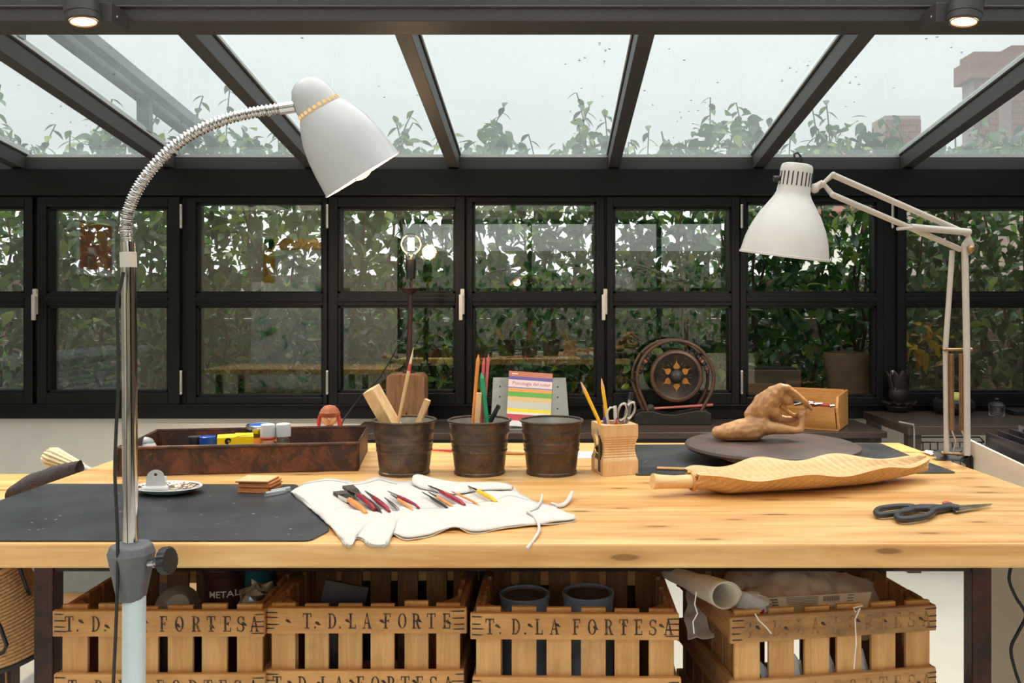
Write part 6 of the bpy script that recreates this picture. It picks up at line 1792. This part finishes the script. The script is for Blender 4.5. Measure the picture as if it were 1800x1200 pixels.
S1('crumpled_paper', MB().grid(lambda u, v: on(1630 + 60 * u, 800, TZ) + Vector((0, .06 * v - .02, .004 + .01 * abs(noise.noise(Vector((u * 5, v * 5, 3)))))), 12, 6), M['paper'], 'crumpled white paper by the foot of the clamp lamp', 'paper', on(1650, 800, TZ), world=True, solid=.001)

# ================================================================ SIDE BENCH WITH BRUSH AND TOWEL
SBZ = .72
sb = T('side_bench', 'second pine bench standing behind the near table end', 'bench', (-1.8, 2.2, 0))
for i in range(3): P('plank', MB().bb((-2.6, 1.86 + i * .19, SBZ - .04), (-1.16, 1.86 + i * .19 + .188, SBZ)), M['bench_x'], sb, True, .002)
for x in (-2.5, -1.5):
    for y in (1.9, 2.36): P('leg', MB().bb((x - .02, y - .02, 0), (x + .02, y + .02, SBZ - .04)), M['leg'], sb, True)
def towel(u, v):
    a = px(18, 868, 2.02); b = px(140, 822, 2.16)
    c = a.lerp(b, u); rr = .030 * (math.sin(PI * min(1, .1 + .8 * u))) ** .5
    an = 2 * PI * v
    p = c + Vector((0, math.cos(an) * rr * 1.3, math.sin(an) * rr))
    p.z = max(p.z, SBZ + .002); return p
S1('towel', cloth(towel, 30, 20, .002, .006, 30), M['cloth'], 'rolled charcoal towel on the side bench', 'towel', px(80, 850, 2.1), world=True)
bb2 = T('wide_brush', 'wide bristle brush wrapped in the charcoal towel', 'brush', px(120, 825, 2.2))
a = px(86, 800, 2.2); b = px(150, 826, 2.2)
def tuft(u, v):
    c = a.lerp(b, u); an = 2 * PI * v; rr = (.030 - .016 * u) * min(1, .75 + 3 * u)
    d_ = (b - a).normalized(); e1, e2 = frame_of(d_)
    j = 1 + .10 * math.sin(v * 2 * PI * 14)
    return c + (e1 * math.cos(an) * rr * 1.1 + e2 * math.sin(an) * rr * .8) * j - d_ * (.006 * abs(math.sin(v * 2 * PI * 7)) if u == 0 else 0)
P('bristles', MB().grid(tuft, 10, 84).add([tuft(0, i / 84) for i in range(84)], [tuple(range(84))]), M['bristle'], bb2, True)
P('ferrule', MB().tube([a.lerp(b, .9), a.lerp(b, 1.3)], [.014, .012], 16), M['slate'], bb2, True)
P('handle', MB().tube([a.lerp(b, 1.3), a.lerp(b, 2.0)], [.012, .008], 12), M['pale_x'], bb2, True)

# ================================================================ TWINE SPOOL, GREY BOX, CABLE, SPOTS
TWD = 1.95
c0 = px(-22, 1000, TWD); c1 = px(34, 1135, TWD + .04)
axs = (c1 - c0).normalized(); u_, w_ = frame_of(axs)
MW = Matrix.Translation(c0) @ Matrix((u_, w_, axs)).transposed().to_4x4()
tw = T('twine_spool', 'big spool of jute twine in a black wire holder under the table', 'twine spool', c0)
LT = (c1 - c0).length
nR = 26
prof = []
for i in range(nR * 6 + 1):
    t_ = i / (nR * 6); z = LT * t_
    prof.append((.072 + .020 * t_ + .0028 * abs(math.sin(PI * t_ * nR)), z))
P('twine', MB().lathe([(.03, 0)] + prof + [(.03, LT)], 40, MW), M['twine'], tw, True)
P('core_cap', MB().lathe([(0, -.014), (.048, -.014), (.053, -.009), (.053, .002), (0, .002)], 28, MW), M['grey'], tw, True)
P('end_ring', MB().lathe([(.085, LT), (.096, LT + .001), (.097, LT + .007), (.093, LT + .011), (0, LT + .011)], 36, MW), M['cable'], tw, True)
P('wire_holder', MB().tube([px(32, 990, TWD - .02), px(46, 1030, TWD - .02), px(66, 1075, TWD + .05)], .004, 8), M['cable'], tw, True)
P('wire_holder', MB().tube([px(-30, 1060, TWD - .112), px(0, 1100, TWD - .112), px(12, 1134, TWD - .112), px(6, 1146, TWD - .112), px(-20, 1158, TWD - .112)], .0042, 8), M['cable'], tw, True)
P('loose_end', MB().tube([px(14, 1150, TWD), px(10, 1175, TWD), px(12, 1215, TWD), px(10, 1300, TWD)], .0022, 6), M['twine'], tw, True)
P('hanger', MB().tube([px(-26, 990, TWD), Vector((px(-26, 990, TWD).x, TWD, SBZ - .0405))], .004, 8), M['cable'], tw, True)
gbx = T('storage_box', 'grey storage box on the floor seen past the rusted table leg', 'storage box', (px(150, 0, 2.7).x, 2.75, 0))
zt = EYE - (1003 - VY) * 2.7 / FPX
P('body', MB().bb((px(60, 0, 2.7).x, 2.7, 0), (px(260, 0, 2.7).x, 3.1, EYE - (1040 - VY) * 2.7 / FPX)), M['cardlight'], gbx, True, .004)
P('lid', MB().bb((px(58, 0, 2.7).x, 2.69, EYE - (1040 - VY) * 2.7 / FPX), (px(262, 0, 2.7).x, 3.11, EYE - (985 - VY) * 2.7 / FPX)), M['slate'], gbx, True, .004)
cb2 = [(1777, 996), (1774, 1020), (1786, 1050), (1803, 1080), (1790, 1110), (1777, 1140), (1785, 1180), (1800, 1230), (1806, 1330)]
S1('power_cord', MB().tube([Vector(interp([tuple(px(x, y, 1.9)) for x, y in cb2], i / 40)) for i in range(41)], .0036, 8), M['cable'], 'black cable hanging in a wave past the rusted table leg', 'cord', px(1790, 1100, 1.9), world=True)

def spot(label, x, y, sgn):
    d = 2.60
    q = px(x, y, d)
    t = T('spotlight', label, 'spotlight', q, group='spotlights on the roof beam')
    r_ = .050; tl_ = -sgn * .16
    MR = Matrix.Rotation(tl_, 4, 'Y') @ Matrix.Rotation(-.05, 4, 'X')
    P('body', MB().lathe([(r_ * .8, .004), (r_ * .92, 0), (r_, .004), (r_, .022), (r_ * .965, .023), (r_ * .965, .025), (r_, .026), (r_, .13), (r_ * .9, .135), (0, .135)], 36, MR), M['roofbar'], t)
    P('lens', MB().lathe([(0, .006), (r_ * .8, .005)], 32, MR), M['spotglow'], t)
    P('lens_ring', MB().lathe([(r_ * .8, .003), (r_ * .74, .001), (r_ * .72, .006)], 32, MR), M['brass'], t)
    P('bracket', MB().bb((sgn * .03, .02, .01), (sgn * .075, .128, .07)), M['roofbar'], t, False, .003)
    P('screw_head', MB().ball((sgn * .076, .05, .035), .004, 8, 6), M['steel'], t)
    l = bpy.data.lights.new('spot_beam', 'SPOT'); l.energy = SPOT_W; l.color = (1, .84, .64); l.spot_size = 1.9; l.spot_blend = .6; l.shadow_soft_size = .05
    o = bpy.data.objects.new('spot_beam', l); C.objects.link(o); o.parent = t; o.location = (0, 0, -.004); o.rotation_euler = (.35, -sgn * .45, 0)
SPOT_W = 110
spot('round spotlight on the beam above the gooseneck lamp', 147, 40, 1)
spot('round spotlight on the beam above the clamp lamp', 1694, 40, -1)
